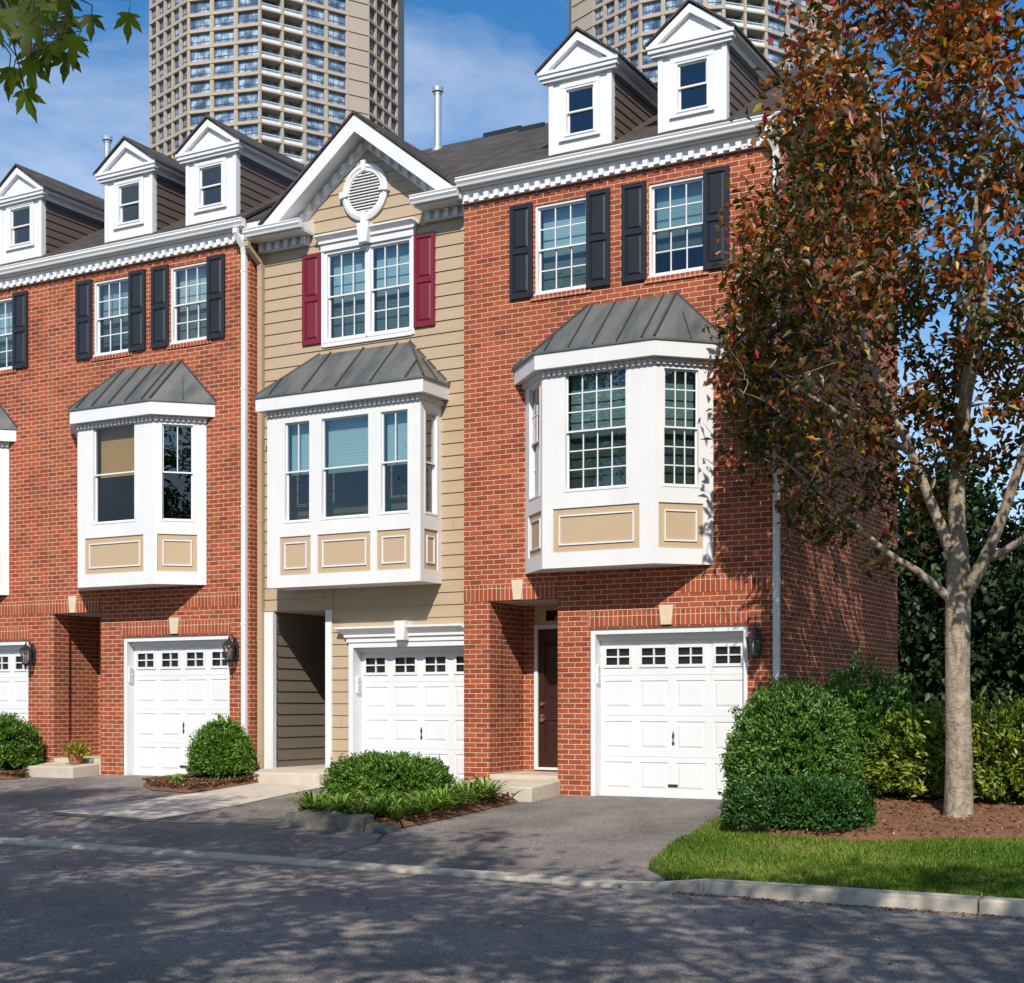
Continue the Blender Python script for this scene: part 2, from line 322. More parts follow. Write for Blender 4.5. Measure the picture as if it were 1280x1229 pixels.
def laps(mb, f, a0, a1, b0, b1, holes, ex=0.187, t=0.016, lim=None, phase=0.0):
    """lap siding: every course is a tilted board with a butt edge below"""
    zs = []; z = b0 - phase
    while z < b1: zs.append(z); z += ex
    for z0 in zs:
        z1 = z0 + ex
        cuts = sorted({max(z0, b0), min(z1, b1), *[q for h in holes for q in (h[2], h[3]) if z0 < q < z1 and b0 < q < b1]})
        for i in range(len(cuts) - 1):
            q0, q1 = cuts[i], cuts[i + 1]; zm = (q0 + q1) / 2
            segs = [(a0, a1)]
            for h in holes:
                if h[2] < zm < h[3]:
                    ns = []
                    for s0, s1 in segs:
                        if h[1] <= s0 or h[0] >= s1: ns.append((s0, s1)); continue
                        if h[0] > s0: ns.append((s0, h[0]))
                        if h[1] < s1: ns.append((h[1], s1))
                    segs = ns
            c0 = t * (1 - (q0 - z0) / ex); c1 = t * (1 - (q1 - z0) / ex)
            for s0, s1 in segs:
                if lim:
                    l0, r0 = lim(q0); l1, r1 = lim(q1)
                    e0, g0, e1, g1 = max(s0, l0), min(s1, r0), max(s0, l1), min(s1, r1)
                    if g0 - e0 < .005: continue
                    if g1 < e1: g1 = e1 = (e1 + g1) / 2
                else: e0, g0, e1, g1 = s0, s1, s0, s1
                mb.face([f.p(e0, q0, c0), f.p(g0, q0, c0), f.p(g1, q1, c1), f.p(e1, q1, c1)])
                if abs(q0 - z0) < 1e-6: mb.face([f.p(e0, q0, 0), f.p(g0, q0, 0), f.p(g0, q0, c0), f.p(e0, q0, c0)])
def empty(name, loc, label, cat, group=None, kind=None):
    o = bpy.data.objects.new(name, None); col.objects.link(o); o.location = loc; o.empty_display_size = .3
    return tag(o, label, cat, group, kind)
def tag(o, label=None, cat=None, group=None, kind=None):
    if label: o['label'] = label
    if cat: o['category'] = cat
    if group: o['group'] = group
    if kind: o['kind'] = kind
    return o

# ------------------------------------------------------------------ house parts
def dh_window(par, f, a0, a1, b0, b1, cols=3, rows=2, blind=None, deep=False, casing=.034, glass='glass', set_back=.05, sill=True, upgrid=None, blind_to=None):
    """double-hung window: frame, two sashes, muntins; pane and blind are its own parts"""
    fm = MB(); w = casing; P = fm.fbox
    c0, c1 = -set_back - .06, -set_back + .045
    P(f, a0, a0 + w, b0, b1, c0, c1); P(f, a1 - w, a1, b0, b1, c0, c1); P(f, a0 + w, a1 - w, b1 - w, b1, c0, c1)
    P(f, a0 + w, a1 - w, b0, b0 + w * .8, c0, c1 + .002)
    if sill: P(f, a0 - .01, a1 + .01, b0 - .025, b0 - .001, c0, c1 + .03)
    bm_ = (b0 + b1) / 2; panes = []; ia0, ia1 = a0 + w, a1 - w
    for k, (z0, z1, c) in enumerate(((bm_ - .015, b1 - w, -set_back + .012), (b0 + w * .8, bm_ + .015, -set_back - .018))):
        r = .024
        P(f, ia0, ia0 + r, z0, z1, c - .025, c); P(f, ia1 - r, ia1, z0, z1, c - .025, c)
        P(f, ia0 + r, ia1 - r, z0, z0 + r, c - .025, c + .001); P(f, ia0 + r, ia1 - r, z1 - r, z1, c - .025, c + .001)
        cc, rr = (upgrid if (upgrid and k == 0) else (cols, rows))
        if upgrid and k == 1: cc, rr = cols, rows
        mw = .008
        for i in range(1, cc):
            x = ia0 + r + (ia1 - ia0 - 2 * r) * i / cc; P(f, x - mw, x + mw, z0 + r, z1 - r, c - .018, c - .004)
        for i in range(1, rr):
            z = z0 + r + (z1 - z0 - 2 * r) * i / rr; P(f, ia0 + r, ia1 - r, z - mw, z + mw, c - .017, c - .005)
        gm = MB(); gm.face([f.p(ia0 + r, z0 + r, c - .014), f.p(ia1 - r, z0 + r, c - .014), f.p(ia1 - r, z1 - r, c - .014), f.p(ia0 + r, z1 - r, c - .014)]); panes.append(gm)
    fo = fm.build('window_frame' if deep else 'window', M['white'], par)
    pp = par if deep else fo
    for gm, gl in zip(panes, (glass, 'screen' if glass == 'glass' else glass)): gm.build('window_pane', M[gl], pp)
    if blind:
        bb = MB(); zb = b0 + .02 if blind_to is None else b0 + (b1 - b0) * blind_to
        P2 = bb.fbox; P2(f, a0 + w, a1 - w, zb, b1 - w, -set_back - .15, -set_back - .135); P2(f, a0 + w, a1 - w, zb - .03, zb - .001, -set_back - .16, -set_back - .125)
        bb.build('blind', M[blind], pp)
    return fo
def shutter(par, f, a0, a1, b0, b1, mat):
    mb = MB(); t = .045; st = .055; m = b0 + (b1 - b0) * .5
    hs = [(a0 + st, a1 - st, b0 + st * 1.3, m - st * .6), (a0 + st, a1 - st, m + st * .6, b1 - st * 1.1)]
    grid(mb, f, a0, a1, b0, b1, hs, t)
    for h in hs: rings(mb, f, h, [(0, t), (.004, t - .02), (.02, t - .02), (.045, t - .004)])
    mb.face([f.p(a0, b0, .004), f.p(a0, b0, t), f.p(a0, b1, t), f.p(a0, b1, .004)]); mb.face([f.p(a1, b0, t), f.p(a1, b0, .004), f.p(a1, b1, .004), f.p(a1, b1, t)])
    mb.face([f.p(a0, b1, t), f.p(a1, b1, t), f.p(a1, b1, .004), f.p(a0, b1, .004)]); mb.face([f.p(a0, b0, .004), f.p(a1, b0, .004), f.p(a1, b0, t), f.p(a0, b0, t)])
    return mb.build('shutter', mat, par)
def offset_poly(pts, e, yw):
    pts = [V((p[0], p[1], 0)) for p in pts]; lines = []
    for a, b in zip(pts[:-1], pts[1:]):
        d = (b - a).normalized(); n = V((d.y, -d.x, 0)); lines.append((a + n * e, d))
    out = []
    def hit(l, m):
        (p, d), (q, g) = l, m; den = d.x * g.y - d.y * g.x
        t = ((q.x - p.x) * g.y - (q.y - p.y) * g.x) / den; return p + d * t
    wall = (V((0, yw, 0)), V((1, 0, 0)))
    out.append(hit(lines[0], wall))
    for i in range(len(lines) - 1): out.append(hit(lines[i], lines[i + 1]))
    out.append(hit(lines[-1], wall)); return out
def bay_window(par, pts, yw, z0, zt, zf0, zf1, zr, r0, r1, wins, panels, nseam, dz=0.0):
    """pts: plan polyline wall-front-wall. wins/panels: per segment lists"""
    n = len(pts) - 1; body = MB(); frs = []
    for i in range(n):
        a, b = V((*pts[i], 0)), V((*pts[i + 1], 0)); d = (b - a); ln = d.length; d.normalize()
        f = Fr(a, d, (d.y, -d.x, 0)); frs.append((f, ln))
        hs = [w[:4] for w in wins[i]] + [p[:4] for p in panels[i]]
        grid(body, f, 0, ln, z0, zt, hs, 0, .035)
    body.face([(p[0], p[1], z0) for p in reversed(pts)])
    # soffit lip under the body
    bay = body.build('bay_window', M['white'], par)
    for i in range(n):
        f, ln = frs[i]
        for w in wins[i]: dh_window(bay, f, *w[:4], deep=True, set_back=.04, sill=False, **w[4])
        for p in panels[i]:
            mb = MB(); h = p[:4]
            q = -.02; mb.face([f.p(h[0], h[2], q), f.p(h[1], h[2], q), f.p(h[1], h[3], q), f.p(h[0], h[3], q)])
            s_ = .085 if (h[1] - h[0]) > .3 else .05
            inn = (h[0] + s_, h[1] - s_, h[2] + .095, h[3] - .095)
            mb.mi = 1
            rings(mb, f, inn, [(-.001, q + .001), (0, q + .018), (.018, q + .018), (.022, q + .003)], cap=False)
            mb.mi = 0
            mb.build('bay_panel', [M['tanpanel'], M['white']], bay)
    # cornice: frieze, dentils, fascia, soffit
    co = MB()
    o1 = offset_poly(pts, .015, yw); o2 = offset_poly(pts, .13, yw)
    def ring(o, za, zb):
        for i in range(n): co.face([(o[i].x, o[i].y, za), (o[i + 1].x, o[i + 1].y, za), (o[i + 1].x, o[i + 1].y, zb), (o[i].x, o[i].y, zb)])
    ring(o1, zt - .10, zf0 + .01)
    for i in range(n): co.face([(o1[i].x, o1[i].y, zt - .10), (pts[i][0], pts[i][1], zt - .10), (pts[i + 1][0], pts[i + 1][1], zt - .10), (o1[i + 1].x, o1[i + 1].y, zt - .10)])
    ring(o2, zf0, zf1)
    for i in range(n): co.face([(o2[i].x, o2[i].y, zf0), (o1[i].x, o1[i].y, zf0), (o1[i + 1].x, o1[i + 1].y, zf0), (o2[i + 1].x, o2[i + 1].y, zf0)])
    for i in range(n):
        a, b = o1[i], o1[i + 1]; d = (b - a); ln = d.length; d = d.normalized(); f = Fr((a.x, a.y, 0), d, (d.y, -d.x, 0))
        k = max(2, int(ln / .085))
        for j in range(k): co.fbox(f, (j + .25) * ln / k, (j + .75) * ln / k, zf0 - .085, zf0 - .02, 0, .03)
    co.build('cornice', M['white'], bay)
    e = offset_poly(pts, .15, yw); rf = MB()
    E = [V((p.x, p.y, zf1)) for p in e]; Rp = [V((r0, yw, zr)), V((r1, yw, zr))]
    rf.face([E[0], E[1], Rp[0]]); rf.face([E[1], E[2], Rp[1], Rp[0]]); rf.face([E[2], E[3], Rp[1]])
    Ed = [p - Z * .03 for p in E]
    for i in range(n): rf.face([Ed[i], Ed[i + 1], E[i + 1], E[i]])
    rf.face(list(reversed(Ed)))
    rf.build('metal_roof', M['metalroof'], bay)
    nrm = (E[2] - E[1]).cross(Rp[0] - E[1]).normalized()
    for k in range(nseam):
        x = E[1].x + (E[2].x - E[1].x) * (k + .5) / nseam
        # seam climbs straight from the eave; stops at hip or ridge
        t = 1.0
        if x < r0: t = (x - E[1].x) / (r0 - E[1].x) if r0 > E[1].x else 1
        if x > r1: t = (E[2].x - x) / (E[2].x - r1)
        if t < .05: continue
        p = V((x, E[1].y, zf1)); q = V((x, E[1].y + (yw - E[1].y) * t, zf1 + (zr - zf1) * t))
        s1 = MB(); s1.bar(p + nrm * .012, q + nrm * .012, .016, .03, nrm); s1.build('roof_seam', M['seam'], bay)
    for p, q in ((E[1], Rp[0]), (E[2], Rp[1]), (E[0], Rp[0]), (E[3], Rp[1])): s1 = MB(); s1.bar(p + Z * .01, q + Z * .01, .03, .03); s1.build('hip_cap', M['seam'], bay)
    m_ = (E[2] + E[3]) / 2
    s1 = MB(); s1.bar(m_ + Z * .012, (m_ + (Rp[1] - m_) * .55) + Z * .014, .016, .025); s1.build('roof_seam', M['seam'], bay)
    m_ = (E[0] + E[1]) / 2
    s1 = MB(); s1.bar(m_ + Z * .012, (m_ + (Rp[0] - m_) * .55) + Z * .014, .016, .025); s1.build('roof_seam', M['seam'], bay)
    return bay
def garage_door(par, f, a0, a1, b0, b1, wins, clip=None):
    """sectional door: top row of four-light windows, three rows of raised panels"""
    H = b1 - b0; rows = [b0, b0 + H * .252, b0 + H * .505, b0 + H * .757, b1]
    mb = MB(); holes = []
    W = a1 - a0
    for r in range(3):
        for k in range(4):
            x0 = a0 + W * (k + .1) / 4; x1 = a0 + W * (k + .88) / 4; holes.append((x0 + .005, x1, rows[r] + .10, rows[r + 1] - .085))
    wh = []
    for k in range(4):
        x0 = a0 + W * (k + .135) / 4; x1 = x0 + .40 * W / 2.2; wh.append((x0, x1, rows[3] + .12, rows[3] + .12 + .27))
    grid(mb, f, a0, a1, b0, b1, holes + wh, 0)
    for h in holes: rings(mb, f, h, [(0, 0), (.008, -.012), (.02, -.012), (.05, -.001)])
    for h in wh: rings(mb, f, h, [(0, 0), (0, -.05)], cap=False)
    for r in (1, 2, 3):
        mb.fbox(f, a0, a1, rows[r] - .004, rows[r] + .004, -.001, .004)
    mb.fbox(f, a0, a1, b0 - .001, b0 + .03, .001, .012)
    d = mb.build('garage_door', M['white'], par)
    for h in wh:
        w = MB(); b = .02
        x0, x1, z0, z1 = h; mx, mz = (x0 + x1) / 2, (z0 + z1) / 2
        for q in ((x0 - b, x0 + b, z0 - b, z1 + b), (x1 - b, x1 + b, z0 - b, z1 + b), (x0 + b, x1 - b, z0 - b, z0 + b), (x0 + b, x1 - b, z1 - b, z1 + b)): w.fbox(f, *q, .001, .016)
        w.fbox(f, mx - .01, mx + .01, z0 + b, z1 - b, -.02, .008); w.fbox(f, x0 + b, x1 - b, mz - .01, mz + .01, -.02, .007)
        w.mi = 1; w.face([f.p(x0, z0, -.025), f.p(x1, z0, -.025), f.p(x1, z1, -.025), f.p(x0, z1, -.025)])
        w.build('door_window', [M['white'], M['darkdoor']], d)
    hm = MB(); xc = a0 + W * .506; zc = rows[1] + H * .11
    hm.lathe(f.p(xc, zc, .0) - Z * .10, [(.004, 0), (.016, .02), (.02, .05), (.009, .08), (.012, .11), (.02, .14), (.014, .17), (.005, .2)], 8)
    hm.build('handle', M['black'], d)
    lm = MB(); lm.fbox(f, xc - .07, xc + .07, b0 + .155, b0 + .185, .002, .022); lm.build('lift_handle', M['black'], d)
    return d
def keypad(par, f, a, z):
    mb = MB(); mb.fbox(f, a - .045, a + .045, z - .13, z + .13, 0, .03); mb.mi = 1
    mb.fbox(f, a - .03, a + .03, z + .02, z + .11, .03, .034)
    for i in range(3):
        for j in range(3): mb.fbox(f, a - .028 + j * .02, a - .014 + j * .02, z - .10 + i * .035, z - .08 + i * .035, .03, .036)
    mb.build('keypad', [M['gutter'], M['steel']], par, bevel=.006)
def wall_lamp(par, x, y, z):
    """carriage lantern: backplate, scroll arm, six-sided glazed body, cap and finial"""
    b = MB()
    b.lathe((x, y - .02, z - .19), [(.02, 0), (.05, .04), (.06, .12), (.06, .28), (.045, .36), (.02, .40)], 10)
    for v in b.v: v.y = y - .035 + (v.y - y) * .35
    b.tube([(x, y - .05, z + .10), (x, y - .10, z + .21), (x, y - .17, z + .24), (x, y - .20, z + .19)], .011, 8)
    c = V((x, y - .20, z))
    b.lathe(c, [(.012, .19), (.018, .17), (.03, .155), (.06, .13), (.115, .075), (.118, .065), (.10, .062)], 6)
    b.lathe(c, [(.002, -.29), (.014, -.26), (.008, -.23), (.03, -.20), (.062, -.175), (.064, -.16)], 6)
    for j in range(6):
        t = 2 * math.pi * j / 6
        b.bar(c + V((.062 * math.cos(t), .062 * math.sin(t), -.16)), c + V((.10 * math.cos(t), .10 * math.sin(t), .062)), .012, .012)
    o = b.build('wall_lamp', M['black'], par)
    g = MB(); g.lathe(c, [(.056, -.158), (.093, .06)], 6); g.build('lamp_glass', M['lampglass'], o)
    g = MB(); g.lathe(c, [(.01, -.15), (.02, -.06), (.024, -.02), (.018, .02), (.006, .04)], 8); g.build('bulb', M['bulb'], o, smooth=True)
    return o
GUT = [(-.0, 0), (.0, .12), (-.105, .125), (-.11, .113), (-.095, .09), (-.102, .065), (-.075, .03), (-.065, 0)]  # (y,z) from fascia
def gutter(par, x0, x1, y, z, name='gutter'):
    mb = MB(); mb.prism([(x0, y + a, z + b) for a, b in GUT], (x1 - x0, 0, 0)); return mb.build(name, M['gutter'], par)
def dentils(mb, x0, x1, y, z0, z1, pitch=.165):
    """frieze board with hanging blocks, front face at y"""
    mb.box(x0, x1, y + .03, y + .06, z0, z1); mb.box(x0, x1, y + .0, y + .03, z0, z0 + .014)
    n = int((x1 - x0) / pitch)
    for i in range(n):
        x = x0 + (i + .3) * (x1 - x0) / n; mb.box(x, x + .075, y - .035, y + .03, z0 + .015, z1 - .002)
SL = .61; ZE = 8.93; YE = -.36; YR = 3.0
def zr(y): return ZE + SL * (y - YE)
YV = -.13
def roof_mesh(mb, x0, x1, ye=YV, back=5.87):
    t = .05
    pf = [(x0, ye, zr(ye)), (x0, YR, zr(YR)), (x0, back, zr(2 * YR - back)), (x0, back, zr(2 * YR - back) - t), (x0, YR, zr(YR) - t), (x0, ye, zr(ye) - t)]
    q = [V(p) for p in pf]; d = V((x1 - x0, 0, 0))
    for i in range(6):
        a, b = q[i], q[(i + 1) % 6]; mb.face([a, b, b + d, a + d][::-1])
    for (i, j, k, l) in ((0, 1, 4, 5), (1, 2, 3, 4)):
        mb.face([q[i], q[j], q[k], q[l]]); mb.face([q[i] + d, q[l] + d, q[k] + d, q[j] + d])
def dormer(par, xa, xb, w0, w1, z0w, z1w, yf=.1, ztop=10.88):
    """gabled dormer: white front with pediment, brown lap sides, shingled roof, one double-hung window"""
    xm = (xa + xb) / 2; ze = 10.25; zb = zr(yf) - .03
    body = MB(); f = Fr((0, yf, 0), (1, 0, 0), (0, -1, 0))
    grid(body, f, xa, xb, zb, ze + .1, [(w0, w1, z0w, z1w)], 0, .08)
    for a, b in ((xa, xa + .07), (xb - .07, xb)): body.fbox(f, a, b, zb + .01, ze, .002, .02)
    body.fbox(f, w0 - .07, w1 + .07, z1w, z1w + .06, .003, .025); body.fbox(f, w0 - .07, w0, z0w - .03, z1w, .003, .022); body.fbox(f, w1, w1 + .07, z0w - .03, z1w, .003, .022); body.fbox(f, w0 - .08, w1 + .08, z0w - .07, z0w - .031, .003, .04)
    yb = YE + (ze - ZE) / SL
    for x in (xa, xb):
        body.face([(x, yf, zb), (x, yb, ze), (x, yf, ze)])
    # pediment: tympanum, cornice box, raking boards
    o = .12; zc = ze + .03; yo = yf - .10
    sl = (ztop - .03 - (zc + .10)) / ((xb - xa) / 2 + o)
    body.prism([(xa - .04, yf - .03, zc + .0), (xb + .04, yf - .03, zc), (xm, yf - .03, ztop - .06)], (0, .05, 0))
    body.box(xa - o, xb + o, yo, yf + .02, zc, zc + .055); body.box(xa - o + .03, xb + o - .03, yo + .03, yf + .015, zc - .045, zc - .001)
    body.box(xa - o - .02, xb + o + .02, yo - .02, yf + .015, zc + .056, zc + .10)
    for sgn in (-1, 1):
        xe = xm + sgn * ((xb - xa) / 2 + o + .02)
        p = [V((xe, yo, zc + .10)), V((xm, yo, ztop - .03)), V((xm, yo, ztop - .15)), V((xe - sgn * .14, yo, zc + .10))]
        body.prism(p if sgn < 0 else p[::-1], (0, .12, 0))
    # side soffit + fascia running back
    for sgn in (-1, 1):
        x1 = xm + sgn * ((xb - xa) / 2 + o + .015); x0 = xm + sgn * ((xb - xa) / 2 - .01)
        ye2 = YE + (zc + .10 - ZE) / SL
        body.box(min(x0, x1), max(x0, x1), yf + .021, ye2 + .05, zc + .04, zc + .098)
        body.box(min(x0, x0 + sgn * .05), max(x0, x0 + sgn * .05), yf + .021, ye2 - .2, zc - .06, zc + .039)
    d = body.build('dormer', M['white'], par)
    # the courses climb against the main roof: keep only what stands above it
    for x, nn in ((xb, 1), (xa, -1)):
        s2 = MB(); zq = zb
        while zq < ze:
            z1 = min(zq + .14, ze); ya = yf + .075; y0 = YE + (zq - ZE) / SL; y1 = YE + (z1 - ZE) / SL
            p0, p1 = max(ya, min(y0, yb)), max(ya, min(y1, yb))
            if p1 > ya + .01:
                c0 = nn * .018; c1 = nn * .004
                q = [(x + c0, ya, zq), (x + c0, p0, zq), (x + c1, p1, z1), (x + c1, ya, z1)]
                s2.face(q if nn > 0 else q[::-1]); s2.face([(x, ya, zq), (x, p0, zq), (x + c0, p0, zq), (x + c0, ya, zq)])
            zq += .14
        s2.build('dormer_siding', M['brownsiding'], d)
    r = MB(); yt = YE + (ztop - ZE) / SL
    for sgn in (-1, 1):
        xe = xm + sgn * ((xb - xa) / 2 + o + .05); zz = zc + .10 - .015
        yv = YE + (zz - ZE) / SL
        top = [V((xm, yo - .03, ztop)), V((xe, yo - .03, zz)), V((xe, yv, zz)), V((xm, yt, ztop))]
        if sgn > 0: top = top[::-1]
        r.prism(top[::-1], (0, 0, .035))
    r.build('dormer_roof', M['shingle'], d)
    dh_window(d, f, w0, w1, z0w, z1w, 1, 1, None, True, .03, 'glassdark', .03, False)
    return d
def downspout(par, x, y, z0, z1, gx, gy, mat='gutter'):
    mb = MB(); w, h = .085, .065
    pts = [V((gx, gy, z1 + .28)), V((gx, gy, z1 + .2)), V((x, y - .02, z1)), V((x, y, z1 - .12)), V((x, y, z0))]
    for a, b in zip(pts[:-1], pts[1:]): mb.bar(a, b, w, h, V((0, -1, 0)))
    zz = z1 - .4
    while zz > z0 + .3:
        mb.box(x - w / 2 - .012, x + w / 2 + .012, y - .036, y - .033, zz, zz + .03); zz -= 1.9
    return mb.build('downspout', M[mat], par, bevel=.006)
def keystone(par, f, a, wt, wb, z0, z1, mat, t=.05):
    mb = MB(); p = [f.p(a - wb / 2, z0, .003), f.p(a + wb / 2, z0, .003), f.p(a + wt / 2, z1, .003), f.p(a - wt / 2, z1, .003)]
    mb.prism([q + f.n * t for q in p], -f.n * (t + .02)); return mb.build('keystone', mat, par)
def flue(par, x, y, z0, z1, r=.065):
    mb = MB(); mb.lathe((x, y, 0), [(r * 2.2, z0 - .1), (r * 1.3, z0 + .06), (r, z0 + .08), (r, z1 - .14), (r * 1.15, z1 - .14), (r * 1.15, z1 - .12), (r * .9, z1 - .12), (r * .9, z1 - .09), (r * 1.5, z1 - .09), (r * 1.6, z1 - .02), (r * 1.2, z1)], 14)
    return mb.build('flue_pipe', M['steel'], par)

def brick_house(name, label, ox, oz, xl, xr, wins, dorms, dz_w, bay_cfg, end=False, spout=True):
    h = empty(name, (ox, 0, oz), label, 'townhouse', 'row of townhouses')
    f = Fr((0, 0, 0), (1, 0, 0), (0, -1, 0))
    ZT = 8.86; depth = 5.74
    rec = (-4.48, -3.35, -.5, 2.80); gar = (-2.84, -.49, -.5, 2.36)
    bayh = (-3.6, -1.2, 3.35, 5.7)
    w_h = [(a, b, 7.21 + dz_w, 8.48 + dz_w) for a, b in wins]
    mb = MB()
    grid(mb, f, xl, xr, -.5, ZT, [rec, gar, bayh] + w_h, 0, 0)
    for q in w_h: grid_r(mb, f, q, .12)
    # garage reveal
    grid_r(mb, f, gar, .05)
    # entry recess walls
    D = 1.12; L0, R0, zt = rec[0], rec[1], rec[3]
    mb.face([(L0, 0, -.5), (L0, 0, zt), (L0, .36, zt), (L0, .36, -.5)][::-1])
    mb.face([(L0, .36, -.5), (L0, .36, zt), (L0 - .05, .36, zt), (L0 - .05, .36, -.5)][::-1])
    mb.face([(L0 - .05, .36, -.5), (L0 - .05, .36, zt), (L0 - .05, D, zt), (L0 - .05, D, -.5)][::-1])
    mb.face([(R0, 0, -.5), (R0, D, -.5), (R0, D, zt), (R0, 0, zt)][::-1])
    mb.face([(L0 - .05, D, -.5), (L0 + .15, D, -.5), (L0 + .15, D, zt), (L0 - .05, D, zt)])
    mb.face([(L0 + .15, D, -.5), (R0, D, -.5), (R0, D, .30), (L0 + .15, D, .30)])
    # side and back walls
    zg = zr(YR) - .08
    def side(x, s):
        p = [(x, 0.0, -.5), (x, depth, -.5), (x, depth, 8.8), (x, YR, zg), (x, 0, 8.8)]
        mb.face(p if s > 0 else p[::-1])
    side(xr, 1); side(xl, -1)
    mb.face([(xl, depth, -.5), (xl, depth, 8.8), (xr, depth, 8.8), (xr, depth, -.5)])
    wall = mb.build('brick_wall', M['brick'], h)
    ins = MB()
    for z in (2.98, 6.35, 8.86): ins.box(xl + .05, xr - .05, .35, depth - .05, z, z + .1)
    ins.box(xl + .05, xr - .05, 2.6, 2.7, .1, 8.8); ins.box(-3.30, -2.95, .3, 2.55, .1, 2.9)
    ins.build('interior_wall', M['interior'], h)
    c = MB(); c.box(L0 - .05, R0, .0, D, zt, zt + .05); c.build('porch_ceiling', M['soffit'], h)
    # soldier courses
    for q in ((xl + .0, -3.35, 2.81, 3.035), (-1.45, xr, 2.82, 3.03), (-2.86, -.47, 2.385, 2.60)):
        so = MB(); so.fbox(f, q[0], q[1], q[2], q[3], -.01, .004); so.build('soldier_course', M['soldier'], h)
    for a, b in wins:
        so = MB(); so.fbox(f, a - .06, b + .06, 7.21 + dz_w - .10, 7.21 + dz_w - .027, -.01, .022); so.build('brick_sill', M['soldier'], h)
    keystone(h, f, -1.66, .21, .155, 2.392, 2.66, M['stone'], .03); keystone(h, f, -4.0, .19, .13, 2.815, 3.10, M['stone'], .03)
    # windows, shutters
    for i, (a, b) in enumerate(wins):
        dh_window(h, f, a, b, 7.21 + dz_w, 8.48 + dz_w, 3, 2, ('blind', 'blind2', 'blind3')[int(abs(ox) + 2 * i) % 3], set_back=.06, blind_to=(.02, .30, .16)[int(abs(ox) + i) % 3])
        z0, z1 = 7.17 + dz_w, 8.53 + dz_w
        shutter(h, f, a - .40, a - .03, z0, z1, M['black']); shutter(h, f, b - .01, b + .355, z0, z1, M['black'])
    # bay
    bay_window(h, [(-3.88, 0), (-3.28, -.6), (-1.58, -.6), (-.98, 0)], 0, 3.18, 5.97, 5.93, 6.17, 6.93, -2.87, -1.52, *bay_cfg, nseam=5)
    # garage
    fg = Fr((0, 0, 0), (1, 0, 0), (0, -1, 0)); gm = MB()
    gm.fbox(fg, -2.84, -2.77, -.02, 2.36, -.2, -.03); gm.fbox(fg, -.56, -.49, -.02, 2.36, -.2, -.03); gm.fbox(fg, -2.77, -.56, 2.28, 2.36, -.2, -.03)
    gm.fbox(fg, -2.77, -.56, 2.20, 2.279, -.25, -.13)
    gm.build('garage_frame', M['white'], h)
    fd = Fr((0, .2, 0), (1, 0, 0), (0, -1, 0))
    garage_door(h, fd, -2.768, -.562, .0, 2.26, None)
    fk = Fr((-2.77, .0, 0), (0, 1, 0), (1, 0, 0)); keypad(h, fk, .10, 1.72)
    # front door
    dm = MB(); fy = Fr((0, D, 0), (1, 0, 0), (0, -1, 0)); xa, xb = L0 + .15, R0
    dm.fbox(fy, xa, xa + .06, .30, 2.50, -.05, .03); dm.fbox(fy, xa + .06, xb, 2.44, 2.50, -.05, .03); dm.fbox(fy, xa + .06, xb, .30, .335, -.05, .05)
    dm.mi = 1; dm.fbox(fy, xa, xb, 2.501, 2.8, -.05, .015)
    df = dm.build('door_frame', [M['white'], M['tanpanel']], h)
    tr = MB(); tr.fbox(fy, xa + .2, xa + .50, 2.56, 2.72, .016, .02); tr.fbox(fy, xa + .54, xa + .86, 2.56, 2.72, .016, .02); tr.build('transom_window', M['glassdark'], df)
    d = MB(); x0, x1 = xa + .062, xb - .05
    pan = [(x0 + .10, (x0 + x1) / 2 - .06, .55, 1.05), ((x0 + x1) / 2 + .06, x1 - .1, .55, 1.05), (x0 + .10, (x0 + x1) / 2 - .06, 1.35, 2.25), ((x0 + x1) / 2 + .06, x1 - .1, 1.35, 2.25)]
    grid(d, fy, x0, x1, .336, 2.438, pan, 0)
    for q in pan: rings(d, fy, q, [(0, 0), (.01, -.015), (.03, -.015), (.06, -.003)])
    dd = d.build('front_door', M['doorbrown'], h)
    k = MB()
    for z, r in ((1.30, .028), (1.12, .024), (1.06, .034)): k.tube([fy.p(x0 + .08, z, .001), fy.p(x0 + .08, z, .05)], r, 10)
    k.build('handle', M['brass'], dd)
    fl = MB(); fl.box(L0 - .05, R0, .001, D, -.3, .27); fl.build('porch_floor', M['concrete'], h)
    wall_lamp(h, -.335, 0, 2.10)
    # eaves
    ev = MB(); x0e, x1e = xl, xr + (.04 if end else 0)
    ev.box(x0e, x1e, -.099, -.002, 8.885, 8.90); ev.build('soffit', M['soffit'], h)
    fa = MB(); fa.box(x0e, x1e, -.115, -.10, 8.88, 9.03); fa.box(x0e, xr, -.03, -.001, 8.80, 8.884); fa.box(x0e, xr, -.05, -.031, 8.845, 8.883); fa.build('fascia', M['white'], h)
    dn = MB(); dentils(dn, x0e, xr, -.06, 8.695, 8.80, .168); dn.build('dentil_band', M['white'], h)
    gutter(h, x0e - (.02 if end else 0), x1e, -.116, 8.91)
    rf = MB(); roof_mesh(rf, xl - (.03 if end else 0), xr + (.22 if end else 0)); rf.build('roof', M['shingle'], h)
    if end:
        rk = MB()
        for (ya, yb2) in ((YV, YR), (5.87, YR)):
            za, zb2 = zr(ya if ya < YR else 2 * YR - ya) - .055, zr(YR) - .055
            p = [V((xr + .17, ya, za)), V((xr + .17, yb2, zb2)), V((xr + .17, yb2, zb2 - .2)), V((xr + .17, ya, za - .2))]
            rk.prism(p, (.03, 0, 0)); p2 = [V((xr + .001, ya, za - .16)), V((xr + .169, ya, za - .16)), V((xr + .169, yb2, zb2 - .16)), V((xr + .001, yb2, zb2 - .16))]
            rk.prism(p2, (0, 0, .02)); rk.prism([q + V((-.14, 0, -.06)) for q in p], (.025, 0, 0))
